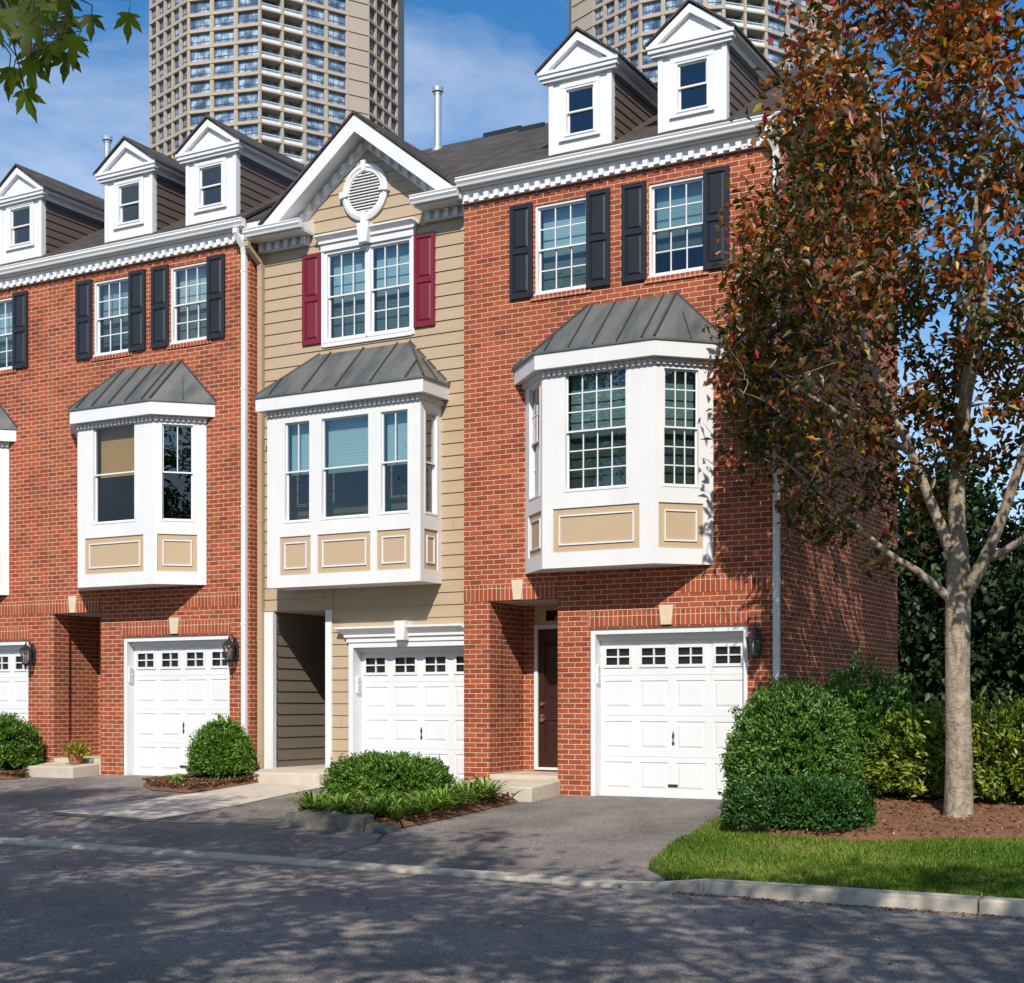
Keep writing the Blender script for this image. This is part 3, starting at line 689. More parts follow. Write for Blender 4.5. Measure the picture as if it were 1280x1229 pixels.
        rk.build('rake_board', M['white'], h)
    for (a, b, w0, w1, dz) in dorms: dormer(h, a, b, w0, w1, 9.43 + dz, 10.12 + dz)
    if spout: downspout(h, xr - .07, -.05, .0, 8.60, xr - .13, -.19)
    return h
def grid_r(mb, f, h, dp):
    x0, x1, z0, z1 = h[:4]
    mb.face([f.p(x0, z0, 0), f.p(x0, z1, 0), f.p(x0, z1, -dp), f.p(x0, z0, -dp)]); mb.face([f.p(x1, z0, 0), f.p(x1, z0, -dp), f.p(x1, z1, -dp), f.p(x1, z1, 0)])
    mb.face([f.p(x0, z1, 0), f.p(x1, z1, 0), f.p(x1, z1, -dp), f.p(x0, z1, -dp)]); mb.face([f.p(x0, z0, 0), f.p(x0, z0, -dp), f.p(x1, z0, -dp), f.p(x1, z0, 0)])

CW = (.105, .665, 4.21, 5.83)      # window in a canted side
CP = (.06, .70, 3.39, 4.0)
def bay_right():
    lw = dict(cols=2, rows=3, blind=None, glass='glasspale'); g = dict(cols=4, rows=3, blind='blinddark'); g3 = dict(cols=3, rows=3, blind='blinddark')
    wins = [[(.18, .745, 4.21, 5.83, dict(cols=2, rows=2, blind='shade', blind_to=.5))], [(.33, 1.32, 4.22, 5.89, g)], [(*CW, g3)]]
    pans = [[(.15, .79, 3.39, 4.0)], [(.17, 1.48, 3.395, 4.0)], [CP]]
    return wins, pans
def bay_left():
    a = dict(cols=1, rows=1, blind='shade', blind_to=.5, glass='glasspale'); b = dict(cols=1, rows=1, upgrid=(2, 1), glass='glass')
    wins = [[(.18, .745, 4.21, 5.83, a)], [(.33, 1.32, 4.22, 5.89, a)], [(*CW, b)]]
    pans = [[(.15, .79, 3.39, 4.0)], [(.17, 1.48, 3.395, 4.0)], [CP]]
    return wins, pans
right_house = brick_house('brick_townhouse', 'red brick townhouse at the right end of the row, beside the autumn tree', 0, 0, -4.92, 0, [(-3.72, -2.87), (-1.93, -1.1)],
    [(-3.54, -2.54, -3.29, -2.80, 0), (-1.83, -.82, -1.57, -1.08, 0)], 0, bay_right(), end=True)
left_house = brick_house('brick_townhouse', 'red brick townhouse adjoining the tan siding house on its left, both dormers whole', -8.90, .08, -4.62, -.07, [(-3.51, -2.66), (-1.76, -.93)],
    [(-3.34, -2.24, -3.05, -2.52, .03), (-1.50, -.42, -1.24, -.71, .02)], .04, bay_left())
edge_house = brick_house('brick_townhouse', 'red brick townhouse farthest left, cut off by the edge of the photo', -13.52, .08, -4.92, 0, [(-3.45, -2.6), (-1.67, -.84)],
    [(-3.2, -2.2, -2.95, -2.45, .06), (-1.32, -.25, -1.07, -.52, .06)], .06, bay_right(), spout=False)
flue(edge_house, -1.15 , 2.6, 10.5, 12.35)

# ------------------------------------------------------------------ the siding house between them
def siding_house():
    h = empty('siding_townhouse', (0, 0, 0), 'tan clapboard townhouse with a front gable, oval vent and dark red shutters', 'townhouse', 'row of townhouses')
    Y = .25; f = Fr((0, Y, 0), (1, 0, 0), (0, -1, 0)); x0, x1 = -8.955, -4.935
    gx, gz, gs = -6.82, 10.33, .79
    win = (-7.65, -5.99, 7.04, 8.47); gar = (-7.17, -4.95, -.5, 2.26); ent = (-8.67, -7.63, -.5, 2.79); bayh = (-8.1, -5.7, 3.35, 5.6)
    mb = MB(); fb = Fr((0, Y + .012, 0), (1, 0, 0), (0, -1, 0))
    grid(mb, fb, x0, x1, -.5, 8.9, [win, gar, ent, bayh], 0, 0)
    mb.face([fb.p(x0, 8.9), fb.p(x1, 8.9), fb.p(x1, 8.95), fb.p(gx, 10.35), fb.p(x0, 8.95)])
    for q in (win, gar): grid_r(mb, fb, q, .08)
    bw_ = MB(); bw_.box(x0, x1, 5.70, 5.74, -.5, 8.8); bw_.build('back_wall', M['tan'], h)
    laps(mb, f, x0 + .10, x1, .0, 10.3, [win, gar, ent], .187, .017, lim=lambda z: (-99, 99) if z < 8.87 else (gx - (gz - .10 - z) / gs + .0, gx + (gz - .10 - z) / gs))
    rj = random.Random(3)
    for k in range(46):
        z = k * .187
        for _ in range(1 if k % 2 else 0):
            a = rj.uniform(x0 + .4, x1 - .3)
            if any(q[0] - .05 < a < q[1] + .05 and q[2] - .2 < z + .09 < q[3] + .2 for q in (win, gar, ent, (-8.5, -5.4, 3.0, 6.9), (-8.2, -5.4, 7.0, 8.8))): continue
            mb.mi = 1; mb.face([f.p(a - .003, z + .004, .0185), f.p(a + .003, z + .004, .0185), f.p(a + .003, z + .18, .0025), f.p(a - .003, z + .18, .0025)]); mb.mi = 0
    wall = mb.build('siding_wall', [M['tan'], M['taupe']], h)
    ins = MB()
    for z in (3.0, 6.35, 8.86): ins.box(x0 + .05, x1 - .05, Y + .3, 5.6, z, z + .1)
    ins.box(x0 + .05, x1 - .05, 2.7, 2.8, .1, 8.8); ins.box(-7.45, -7.25, Y + .2, 2.65, .1, 2.95); ins.build('interior_wall', M['interior'], h)
    # trims
    t = MB(); t.fbox(f, x0, x0 + .10, .1, 8.7, .0, .03); t.fbox(f, -7.61, -7.49, 2.80, 3.11, .0, .03); t.build('corner_board', M['tan'], h)
    w = MB(); w.fbox(f, -8.865, -8.67, .2, 2.79, -.06, .032); w.fbox(f, -7.62, -7.50, .2, 2.79, -.06, .034); w.build('porch_trim', M['white'], h)
    # entry recess
    e = MB(); D = 1.45
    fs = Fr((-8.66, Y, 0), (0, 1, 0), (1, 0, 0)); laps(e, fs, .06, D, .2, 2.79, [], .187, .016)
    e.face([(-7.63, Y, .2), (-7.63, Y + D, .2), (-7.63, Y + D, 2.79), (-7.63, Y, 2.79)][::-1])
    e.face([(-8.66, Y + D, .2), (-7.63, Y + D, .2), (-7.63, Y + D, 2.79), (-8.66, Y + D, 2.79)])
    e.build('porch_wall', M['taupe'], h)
    c = MB(); c.box(-8.67, -7.63, Y, Y + D, 2.791, 2.83); c.build('porch_ceiling', M['soffit'], h)
    c = MB(); c.lathe((-7.78, Y + .35, 0), [(.10, 2.79), (.10, 2.77), (.12, 2.74), (.09, 2.66), (.03, 2.63)], 12); c.build('ceiling_lamp', M['black'], h)
    c = MB(); c.box(-8.67, -7.63, Y + .001, Y + D, -.2, .27); c.build('porch_floor', M['concrete'], h)
    fy = Fr((0, Y + D, 0), (1, 0, 0), (0, -1, 0)); d = MB()
    d.fbox(fy, -8.62, -8.55, .28, 2.6, .001, .05); d.fbox(fy, -7.72, -7.66, .28, 2.6, .001, .05); d.fbox(fy, -8.55, -7.72, 2.52, 2.6, .001, .05); d.build('door_frame', M['taupe'], h)
    d = MB(); pan = [(-8.45, -8.18, .5, 1.2), (-8.08, -7.82, .5, 1.2), (-8.45, -8.18, 1.4, 2.3), (-8.08, -7.82, 1.4, 2.3)]
    grid(d, fy, -8.55, -7.72, .28, 2.52, pan, .02)
    for q in pan: rings(d, fy, q, [(0, .02), (.01, .006), (.03, .006), (.05, .017)])
    dd = d.build('front_door', M['darkdoor'], h); k = MB(); k.tube([fy.p(-8.47, 1.2, .021), fy.p(-8.47, 1.2, .07)], .03, 10); k.build('handle', M['brass'], dd)
    # double window with shutters and hood
    mid = (win[0] + win[1]) / 2
    dh_window(h, f, win[0], mid - .0, win[2], win[3], 3, 2, 'blind', set_back=.03, casing=.05); dh_window(h, f, mid + .001, win[1], win[2], win[3], 3, 2, 'blind', set_back=.03, casing=.05)
    cs = MB(); cs.fbox(f, win[0] - .05, win[0], win[2] - .08, win[3], .0, .035); cs.fbox(f, win[1], win[1] + .05, win[2] - .08, win[3], .0, .035); cs.fbox(f, win[0], win[1], win[2] - .09, win[2] - .026, .0, .04); cs.fbox(f, mid - .03, mid + .03, win[2], win[3], -.02, .025)
    cs.build('window_casing', M['white'], h)
    hd = MB(); a, b = -7.70, -5.93
    hd.fbox(f, a, b, 8.47, 8.58, .0, .05); hd.fbox(f, a - .03, b + .03, 8.581, 8.62, .0, .08)
    hd.prism([f.p(a - .02, 8.621, 0), f.p(a - .02, 8.621, .07), f.p(a - .08, 8.69, .14), f.p(a - .08, 8.71, .14), f.p(a - .08, 8.71, 0)], (b - a + .1, 0, 0)); hd.build('window_hood', M['white'], h)
    keystone(h, f, (a + b) / 2, .23, .15, 8.47, 8.77, M['white'], .16)
    shutter(h, f, -8.075, -7.71, 7.03, 8.47, M['burgundy']); shutter(h, f, -5.945, -5.57, 7.05, 8.47, M['burgundy'])
    # bay
    s = dict(cols=1, rows=1, upgrid=(2, 1), blind='blind', blind_to=.5); m = dict(cols=1, rows=1, blind='blind', blind_to=.48)
    q = -8.33
    wins = [[(.13, .5, 4.12, 5.71, s)], [(-8.01 - q, -7.47 - q, 4.12, 5.72, s), (-7.30 - q, -6.36 - q, 4.13, 5.72, m), (-6.20 - q, -5.65 - q, 4.14, 5.72, s)], [(.11, .49, 4.13, 5.70, dict(cols=1, rows=1, blind='shade'))]]
    pans = [[(.12, .5, 3.31, 3.91)], [(-8.08 - q, -7.48 - q, 3.31, 3.91), (-7.35 - q, -6.36 - q, 3.31, 3.91), (-6.24 - q, -5.64 - q, 3.31, 3.91)], [(.11, .49, 3.31, 3.91)]]
    bay_window(h, [(-8.33, Y), (-8.33, -.35), (-5.46, -.35), (-5.46, Y)], Y, 3.12, 5.92, 5.89, 6.12, 6.86, -7.75, -6.04, wins, pans, 5)
    # garage with hood
    g = MB(); g.fbox(f, -7.17, -7.09, .0, 2.26, -.2, .03); g.fbox(f, -7.09, x1, 2.18, 2.26, -.2, .03); g.fbox(f, -7.09, x1, 2.12, 2.179, -.25, -.13); g.build('garage_frame', M['white'], h)
    garage_door(h, Fr((0, Y + .2, 0), (1, 0, 0), (0, -1, 0)), -7.088, -4.94 + .08, .10, 2.15, None)
    keypad(h, Fr((-7.09, Y, 0), (0, 1, 0), (1, 0, 0)), .10, 1.60)
    hd = MB(); a = -7.2
    hd.fbox(f, a, x1, 2.262, 2.34, .0, .05); hd.fbox(f, a - .03, x1, 2.341, 2.38, .0, .08)
    hd.prism([f.p(a - .05, 2.381, 0), f.p(a - .05, 2.381, .08), f.p(a - .14, 2.47, .17), f.p(a - .14, 2.50, .17), f.p(a - .14, 2.51, 0)], (x1 - a + .05, 0, 0)); hd.build('garage_hood', M['white'], h)
    keystone(h, f, -6.1, .21, .15, 2.28, 2.57, M['white'], .19)
    # gable: rake boards, soffit, dentils, oval vent
    rk = MB(); yo = -.12; hw = 1.80; zt = 10.37
    for s_ in (-1, 1):
        xe = gx + s_ * hw; ze = zt - gs * hw
        p = [V((gx, yo, zt)), V((xe, yo, ze)), V((xe, yo, ze - .06)), V((xe - s_ * .18, yo, ze - .10)), V((gx, yo, zt - .26))]
        rk.prism(p if s_ < 0 else p[::-1], (0, .03, 0))
        for (off, ya, yb2, th) in ((.20, yo + .03, Y, .02),):
            p = [V((gx, ya, zt - off)), V((xe, ya, ze - off)), V((xe, yb2, ze - off)), V((gx, yb2, zt - off))]
            rk.prism(p if s_ < 0 else p[::-1], (0, 0, th))
        # dentil board on the wall under the soffit
        for i in range(9):
            u = .10 + i * .165; xx = gx + s_ * u; zz = zt - .30 - gs * u
            rk.hexa([(xx - .035, Y - .10, zz - .09 - gs * s_ * -.035), (xx + .035, Y - .10, zz - .09 - gs * s_ * .035), (xx + .035, Y - .03, zz - .09 - gs * s_ * .035), (xx - .035, Y - .03, zz - .09 + gs * s_ * .035),
                     (xx - .035, Y - .10, zz + .02 + gs * s_ * .035), (xx + .035, Y - .10, zz + .02 - gs * s_ * .035), (xx + .035, Y - .03, zz + .02 - gs * s_ * .035), (xx - .035, Y - .03, zz + .02 + gs * s_ * .035)])
        p = [V((gx, Y - .03, zt - .22)), V((gx + s_ * 1.62, Y - .03, zt - .22 - gs * 1.62)), V((gx + s_ * 1.62, Y - .03, zt - .42 - gs * 1.62)), V((gx, Y - .03, zt - .42))]
        rk.prism(p if s_ < 0 else p[::-1], (0, .05, 0))
    rk.build('rake_board', M['white'], h)
    ring = MB(); n = 40; vx, vz = -6.85, 9.28; yv = Y - .02
    prof = [(.455, .0), (.455, -.04), (.40, -.06), (.37, -.04), (.335, -.045), (.32, -.02)]
    for i in range(n):
        t0, t1 = 2 * math.pi * i / n, 2 * math.pi * (i + 1) / n
        for (ra, ya), (rb, yb2) in zip(prof[:-1], prof[1:]):
            P = lambda r, y, t: (vx + r * .93 * math.cos(t), yv + y, vz + r * .97 * math.sin(t))
            ring.face([P(ra, ya, t0), P(rb, yb2, t0), P(rb, yb2, t1), P(ra, ya, t1)])
    for t in (0, 1, 2, 3):
        a = t * math.pi / 2; c = V((vx + .40 * .93 * math.cos(a), yv, vz + .41 * .97 * math.sin(a))); d = V((math.cos(a), 0, math.sin(a))); e = V((-d.z, 0, d.x))
        ring.prism([c - d * .075 - e * .03 + V((0, -.08, 0)), c - d * .075 + e * .03 + V((0, -.08, 0)), c + d * .085 + e * .05 + V((0, -.08, 0)), c + d * .085 - e * .05 + V((0, -.08, 0))], (0, .09, 0))
    vent = ring.build('oval_vent', M['white'], h)
    lv = MB()
    for i in range(13):
        z = vz - .30 + i * .047; hwid = .32 * .93 * math.sqrt(max(0.02, 1 - ((z + .015 - vz) / (.325 * .97)) ** 2))
        lv.prism([(vx - hwid, yv + .0, z + .04), (vx - hwid, yv - .045, z), (vx - hwid, yv - .040, z - .008), (vx - hwid, yv + .005, z + .032)], (2 * hwid, 0, 0))
    lv.build('louver', M['white'], vent)
    bk = MB(); bk.lathe((0, 0, 0), [(.31, 0), (.31, .01)], 32)
    for v in bk.v: v.x, v.y, v.z = vx + v.x * .93, yv + .012 + v.z * .3, vz + v.y * .97
    bk.build('vent_backing', M['interior'], vent)
    # cornice returns
    for (a, b) in ((x0, -7.86), (-5.74, x1 + .02)):
        cr = MB(); cr.box(a, b, -.10, Y - .002, 8.77, 8.79); dentils(cr, a, b - .08 if a < -7 else b, Y - .075, 8.62, 8.765, .165)
        cr.prism([(a, -.09, 8.88), (a, -.09, 8.80), (a, Y, 8.80), (a, Y, 9.02)], (b - a, 0, 0)); cr.build('cornice_return', M['white'], h)
    for (a, b) in ((x0 + .0, -7.83), (-5.76, x1)): gutter(h, a, b, -.101, 8.795, 'gutter')
    downspout(h, x0 + .07, Y - .08, .1, 8.45, x0 + .05, -.14, 'tan')
    rf = MB(); roof_mesh(rf, x0 - .03, x1 - .032, ye=.30)
    for (a, b) in ((x0 - .012, -8.35), (-5.30, x1 + .012)):
        rf.hexa([(a, -.10, zr(-.10) - .05), (b, -.10, zr(-.10) - .05), (b, .36, zr(.36) - .055), (a, .36, zr(.36) - .055), (a, -.10, zr(-.10)), (b, -.10, zr(-.10)), (b, .36, zr(.36) - .003), (a, .36, zr(.36) - .003)])
        fc = MB(); fc.box(a + .012, b - .1 if a < -7 else b, -.098, -.075, 8.90, zr(-.1) - .03); fc.build('return_fascia', M['white'], h)
    for s_ in (-1, 1):
        xe = gx + s_ * (hw + .06); ze = zt + .012 - gs * (hw + .06) + .02; yt = YE + (zt + .03 - ZE) / SL; ye_ = YE + (ze - ZE) / SL
        p = [V((gx, yo - .03, zt + .015)), V((xe, yo - .03, ze)), V((xe, max(ye_, .2), ze)), V((gx, yt, zt + .015))]
        rf.prism(p if s_ < 0 else p[::-1], (0, 0, .045))
    rf.build('roof', M['shingle'], h)
    flue(h, -7.18, 2.85, 10.85, 11.95)
    bk = MB()
    for (a, b, y0, dz) in ((-6.3, -5.6, 2.9, .03), (-5.5, -5.05, 2.7, .02)): bk.hexa([(a, y0, zr(y0) - .01), (b, y0, zr(y0) - .01), (b, y0 + .1, zr(y0 + .1) - .01), (a, y0 + .1, zr(y0 + .1) - .01), (a, y0, zr(y0) + .08), (b, y0, zr(y0) + .08), (b, y0 + .1, zr(y0 + .1) + .05), (a, y0 + .1, zr(y0 + .1) + .05)])
    bk.build('roof_vent', M['black'], h)
    return h
siding = siding_house()

# ------------------------------------------------------------------ ground surfaces
def sstep(a, b, x): t = min(1, max(0, (x - a) / (b - a))); return t * t * (3 - 2 * t)
def G(x, y):
    zf = .08 * sstep(-5, -9, x) if x < -5 else 0.0
    xc = min(12, max(-25, x)); zc = -.373 - .0045 * xc
    if y > 0: return zf
    k = min(1, -y / 6.3); return zf + (zc - zf) * k
def sstep(a, b, x):
    t = (x - a) / (b - a); t = min(1, max(0, t)); return t * t * (3 - 2 * t)
def sheet(name, poly, dz, mat, maxlen=.5, zfun=None, mound=0.0, side=0.0):
    bm = bmesh.new(); vs = [bm.verts.new((x, y, 0)) for x, y in poly]
    tris = geometry.tessellate_polygon([[V((x, y, 0)) for x, y in poly]])
    for t in tris:
        try: bm.faces.new([vs[i] for i in t])
        except ValueError: pass
    for _ in range(9):
        es = [e for e in bm.edges if e.calc_length() > maxlen]
        if not es: break
        bmesh.ops.subdivide_edges(bm, edges=es, cuts=1, use_grid_fill=False); bmesh.ops.triangulate(bm, faces=bm.faces[:])
    bmesh.ops.recalc_face_normals(bm, faces=bm.faces[:])
    bnd = {v for e in bm.edges if e.is_boundary for v in e.verts}
    zf = zfun or G
    for v in bm.verts:
        m = 0 if v in bnd else mound * (0.6 + 0.8 * random.random())
        v.co.z = zf(v.co.x, v.co.y) + dz + m
    for fc in bm.faces:
        if fc.normal.z < 0: fc.normal_flip()
    me = bpy.data.meshes.new(name); bm.to_mesh(me); bm.free(); me.materials.append(mat)
    o = bpy.data.objects.new(name, me); col.objects.link(o); return o
def struct(o): o['kind'] = 'structure'; return o
def ground():
    xs = [-2500, -800, -250, -90, -45] + [i * 1.0 for i in range(-30, 31)] + [45, 90, 250, 800, 2500]
    ys = [-2500, -800, -250, -90, -45, -32, -24, -20, -16, -12, -9, -7.5, -6.8, -6.3, -5, -4, -3, -2, -1, 0, 1, 3, 6, 10, 20, 45, 90, 250, 800, 2500]
    vs = [(x, y, G(x, y) - (.06 if y > -6.31 else .10)) for y in ys for x in xs]; n = len(xs)
    fs = [(j * n + i, j * n + i + 1, (j + 1) * n + i + 1, (j + 1) * n + i) for j in range(len(ys) - 1) for i in range(n - 1)]
    me = bpy.data.meshes.new('ground'); me.from_pydata(vs, [], fs); me.materials.append(M['ground']); o = bpy.data.objects.new('ground', me); col.objects.link(o); return struct(o)
ground()
def zroad(x, y):
    return G(x, -6.4) - .02 + .05 * math.sin(math.pi * min(1, max(0, (-6.36 - y) / 14)))
struct(sheet('road', [(-60, -20.5), (40, -20.5), (40, -6.36), (.9, -6.36), (-60, -6.36)], 0, M['asphalt'], 1.2, zroad))
struct(sheet('driveway', [(-40, -6.22), (1.5, -6.22), (1.5, -5.9), (.75, -5.4), (.40, -4.5), (.2, -3.2), (0, -1.8), (-.2, .0), (-.2, .42), (-40, .42)], 0, M['drive'], .8))
struct(sheet('walkway', [(-8.45, .3), (-7.22, .3), (-7.15, -1.2), (-7.02, -2.6), (-7.05, -4.25), (-9.05, -4.15), (-8.75, -2.8), (-8.52, -1.7)], .008, M['concrete'], .5))
lawn_poly = [(-.3, 0), (-.16, -1.75), (.04, -3.2), (.24, -4.5), (.50, -5.45), (.95, -5.98), (1.7, -6.14), (30, -6.2), (30, 25), (.02, 25), (.02, 0)]
struct(sheet('lawn', lawn_poly, .008, M['soil'], .9))
bedR = [(-.25, -.05), (-.12, -1.4), (.05, -2.2), (.35, -2.85), (.9, -3.25), (1.6, -3.3), (2.3, -3.1), (3.4, -2.55), (5, -2.2), (8, -2.1), (8, 1.2), (.03, 1.2), (.03, -.05)]
struct(sheet('mulch_bed', bedR, .028, M['mulch'], .22, None, .075))
bedC = [(-5.1, -3.95), (-3.55, -4.05), (-3.46, -3.2), (-3.47, -.95), (-4.6, -.9), (-4.8, .2), (-5.4, .2), (-5.95, -1.3), (-5.75, -2.7)]
struct(sheet('mulch_bed', bedC, .012, M['mulch'], .2, None, .075))
bedL = [(-10.1, -1.25), (-9.5, -1.7), (-8.62, -1.85), (-8.5, -1.1), (-8.45, .20), (-8.9, .22), (-8.98, -.02), (-9.5, -.02), (-9.9, -.5)]
struct(sheet('mulch_bed', bedL, .012, M['mulch'], .2, None, .075))
bedE = [(-15.6, -1.6), (-13.9, -1.6), (-13.25, -1.0), (-13.3, -.02), (-14.1, -.02), (-15.0, -.5)]
struct(sheet('mulch_bed', bedE, .012, M['mulch'], .2, None, .075))
def curbs():
    mb = MB(); x = .62
    # flush concrete strip in front of the drives, low lip
    seg = [(-60 + i * 3.05, -60 + (i + 1) * 3.05 - .012) for i in range(20)]
    for a, b in seg:
        if a > x: break
        b = min(b, x); za, zb = G(a, -6.3), G(b, -6.3)
        mb.hexa([(a, -6.42, za - .15), (b, -6.42, zb - .15), (b, -6.17, zb - .15), (a, -6.17, za - .15), (a, -6.42, za + .012), (b, -6.42, zb + .012), (b, -6.17, zb + .03), (a, -6.17, za + .03)])
    px = [(.632, .02), (.95, .035), (1.45, .095)] + [(1.45 + 2.4 * i, .10) for i in range(1, 13)]
    for i, ((a, ha), (b, hb)) in enumerate(zip(px[:-1], px[1:])):
        if i > 1: b -= .012
        za, zb = G(a, -6.3), G(b, -6.3)
        mb.hexa([(a, -6.40, za - .15), (b, -6.40, zb - .15), (b, -6.2, zb - .15), (a, -6.2, za - .15), (a, -6.37, za + ha), (b, -6.37, zb + hb), (b, -6.2, zb + hb + .01), (a, -6.2, za + ha + .01)])
    return struct(mb.build('curb', M['curb'], bevel=.018))
curbs()
struct(sheet('asphalt_seam', [(-10.5, -4.66), (-9, -4.30), (-7, -4.36), (-5.1, -4.0), (-5.1, -4.035), (-7, -4.40), (-9, -4.335), (-10.5, -4.69)], .012, M['black'], .5))
struct(sheet('asphalt_seam', [(-3.5, -4.1), (-3.1, -4.9), (-3.0, -6.2), (-3.03, -6.2), (-3.13, -4.9), (-3.53, -4.1)], .010, M['black'], .5))
# front steps
def step(x0, x1, y0, z0, zt, label):
    mb = MB(); mb.hexa([(x0, y0, G(x0, y0) - .1), (x1, y0, G(x1, y0) - .1), (x1, -.002, -.1), (x0, -.002, -.1), (x0, y0, z0), (x1, y0, z0), (x1, -.002, zt), (x0, -.002, zt)])
    return tag(mb.build('front_step', M['concrete'], bevel=.02), label, 'step', 'concrete front steps')
step(-4.66, -3.30, -.88, .15, .215, 'pale concrete step in front of the dark brown door at the right')
step(-8.68, -7.3, -.38, .22, .265, 'pale concrete step before the tan clapboard house porch')
step(-13.5, -12.28, -.62, .23, .275, 'pale concrete step with the yellow flowering plant on it')

# ------------------------------------------------------------------ leaves and plants (numpy)
def unit(a): return a / np.maximum(np.linalg.norm(a, axis=1, keepdims=True), 1e-9)
def leaf_obj(name, c, d, nrm, ln, wd, mat, parent=None, rnd=None, fold=.25):
    """one kite-shaped folded leaf per row: centre, direction, normal"""
    n = len(c); d = unit(d); s = unit(np.cross(d, nrm)); u = np.cross(s, d)
    ln = ln.reshape(-1, 1); wd = wd.reshape(-1, 1)
    base = c - d * ln * .5; tip = c + d * ln * .5 - u * ln * .12; mid = c - d * ln * .06
    l = mid + s * wd * .5 + u * wd * fold; r = mid - s * wd * .5 + u * wd * fold
    v = np.stack([base, l, tip, r], 1).reshape(-1, 3)
    k = np.arange(n) * 4
    tri = np.stack([k, k + 2, k + 1, k, k + 3, k + 2], 1).reshape(-1)
    me = bpy.data.meshes.new(name); me.vertices.add(4 * n); me.vertices.foreach_set('co', v.astype(np.float32).ravel())
    me.loops.add(6 * n); me.loops.foreach_set('vertex_index', tri.astype(np.int32)); me.polygons.add(2 * n)
    me.polygons.foreach_set('loop_start', (np.arange(2 * n) * 3).astype(np.int32)); me.polygons.foreach_set('loop_total', np.full(2 * n, 3, np.int32))
    me.update(); a = me.attributes.new('rnd', 'FLOAT', 'FACE')
    rv = rng.random(n) if rnd is None else rnd
    a.data.foreach_set('value', np.repeat(np.clip(rv, 0, 1), 2).astype(np.float32)); me.materials.append(mat); me.validate()
    o = bpy.data.objects.new(name, me); col.objects.link(o)
    if parent is not None: o.parent = parent
    return o
def rand_dir(n): return unit(rng.normal(size=(n, 3)))
def lump(p, seed, f=1.0):
    s = np.random.default_rng(seed); o = np.zeros(len(p))
    for i in range(7):
        k = s.normal(size=3) * f * (1 + .5 * i); o += np.sin(p @ k + s.random() * 6.3) / (1 + .4 * i)
    return o / 3.0
def shrub(name, label, cat, loc, rad, n, mat, size, group=None, box=0.0, seed=1, stems=5, shell=.75, tilt=0.0):
    """clipped or loose shrub: leaves gathered in tufts through the outer part of the volume, over a stem fan"""
    e = empty(name, loc, label, cat, group); rad = np.array(rad)
    nt = n // 14; d = rand_dir(nt); d[:, 2] = np.abs(d[:, 2]) * 1.05 - .30; d = unit(d)
    if box:
        p = 2 + box; q = d / (np.sum(np.abs(d) ** p, 1) ** (1 / p)).reshape(-1, 1)
    else: q = d
    rr = (shell + (1 - shell) * rng.random(nt) ** .6) * (1 + .10 * lump(d * 3, seed, 1.2)); rr *= np.where(rng.random(nt) < .05, 1.07 + .07 * rng.random(nt), 1.0)
    cen = q * rr.reshape(-1, 1) * rad + np.array([0, 0, rad[2] * .0]); zmin = -rad[2] * .62
    cen[:, 2] = np.maximum(cen[:, 2], zmin + .05 * rng.random(nt))
    zoff = rad[2] * .62
    c = np.repeat(cen, 14, 0) + rng.normal(size=(nt * 14, 3)) * size * .85
    out = np.repeat(unit(cen / rad), 14, 0)
    dr = unit(out * .9 + rand_dir(nt * 14) * .9 + np.array([0, 0, .35])); nr = unit(out * .5 + rand_dir(nt * 14) * .7 + np.array([0, 0, .6]))
    tone = np.repeat(np.clip(.5 + .3 * lump(d * 2.3, seed + 50) + .25 * rng.normal(size=nt), 0, 1), 14) * .5 + rng.random(nt * 14) * .5
    c[:, 2] += zoff
    leaf_obj('foliage', c, dr, nr, size * (1.3 + .7 * rng.random(nt * 14)), size * (.55 + .3 * rng.random(nt * 14)), mat, e, tone)
    # core of oversized dark leaves, added to block daylight through the shrub
    m = 1100; di = rand_dir(m) * (.72 * rng.random((m, 1)) ** .33)
    if box: di = di * 1.0
    ci = di * rad * (1.0 if not box else 1.12); ci[:, 2] = np.maximum(ci[:, 2], zmin) + zoff
    leaf_obj('occluder_foliage', ci, rand_dir(m), rand_dir(m), np.full(m, rad.min() * .34), np.full(m, rad.min() * .24), mat, e, rng.random(m) * .25)
    st = MB()
    for i in range(stems):
        a = 6.28 * i / stems + .4; st.tube([(.04 * math.cos(a), .04 * math.sin(a), -.12), (rad[0] * .3 * math.cos(a), rad[1] * .3 * math.sin(a), zoff * .6), (rad[0] * .55 * math.cos(a), rad[1] * .55 * math.sin(a), zoff * 1.1)], [.02, .014, .006], 6)
    st.build('stem', M['darkbark'], e)
    return e
shrub('round_bush', 'clipped round green bush in front of the left garage door', 'bush', (-9.03, -.62, .02), (.49, .49, .63), 12000, M['shrub'], .036, 'rounded bushes', seed=3)
shrub('round_bush', 'clipped round green bush cut off by the left edge of the photo', 'bush', (-13.85, -.62, .02), (.56, .56, .68), 12000, M['shrub'], .036, 'rounded bushes', seed=4)
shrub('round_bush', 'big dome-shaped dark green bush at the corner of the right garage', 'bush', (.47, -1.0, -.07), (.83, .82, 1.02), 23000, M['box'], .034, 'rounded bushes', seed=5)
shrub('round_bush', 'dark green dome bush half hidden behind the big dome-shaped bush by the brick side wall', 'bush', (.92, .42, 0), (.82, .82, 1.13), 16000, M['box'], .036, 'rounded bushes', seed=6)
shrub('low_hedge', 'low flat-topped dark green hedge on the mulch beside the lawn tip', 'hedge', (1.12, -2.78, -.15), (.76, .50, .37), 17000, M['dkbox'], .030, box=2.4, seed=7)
shrub('low_hedge', 'bright green flat-topped shrub in the planted island between two driveways', 'hedge', (-5.02, -1.85, -.08), (.86, .52, .40), 15000, M['shrub'], .040, box=1.2, seed=8)
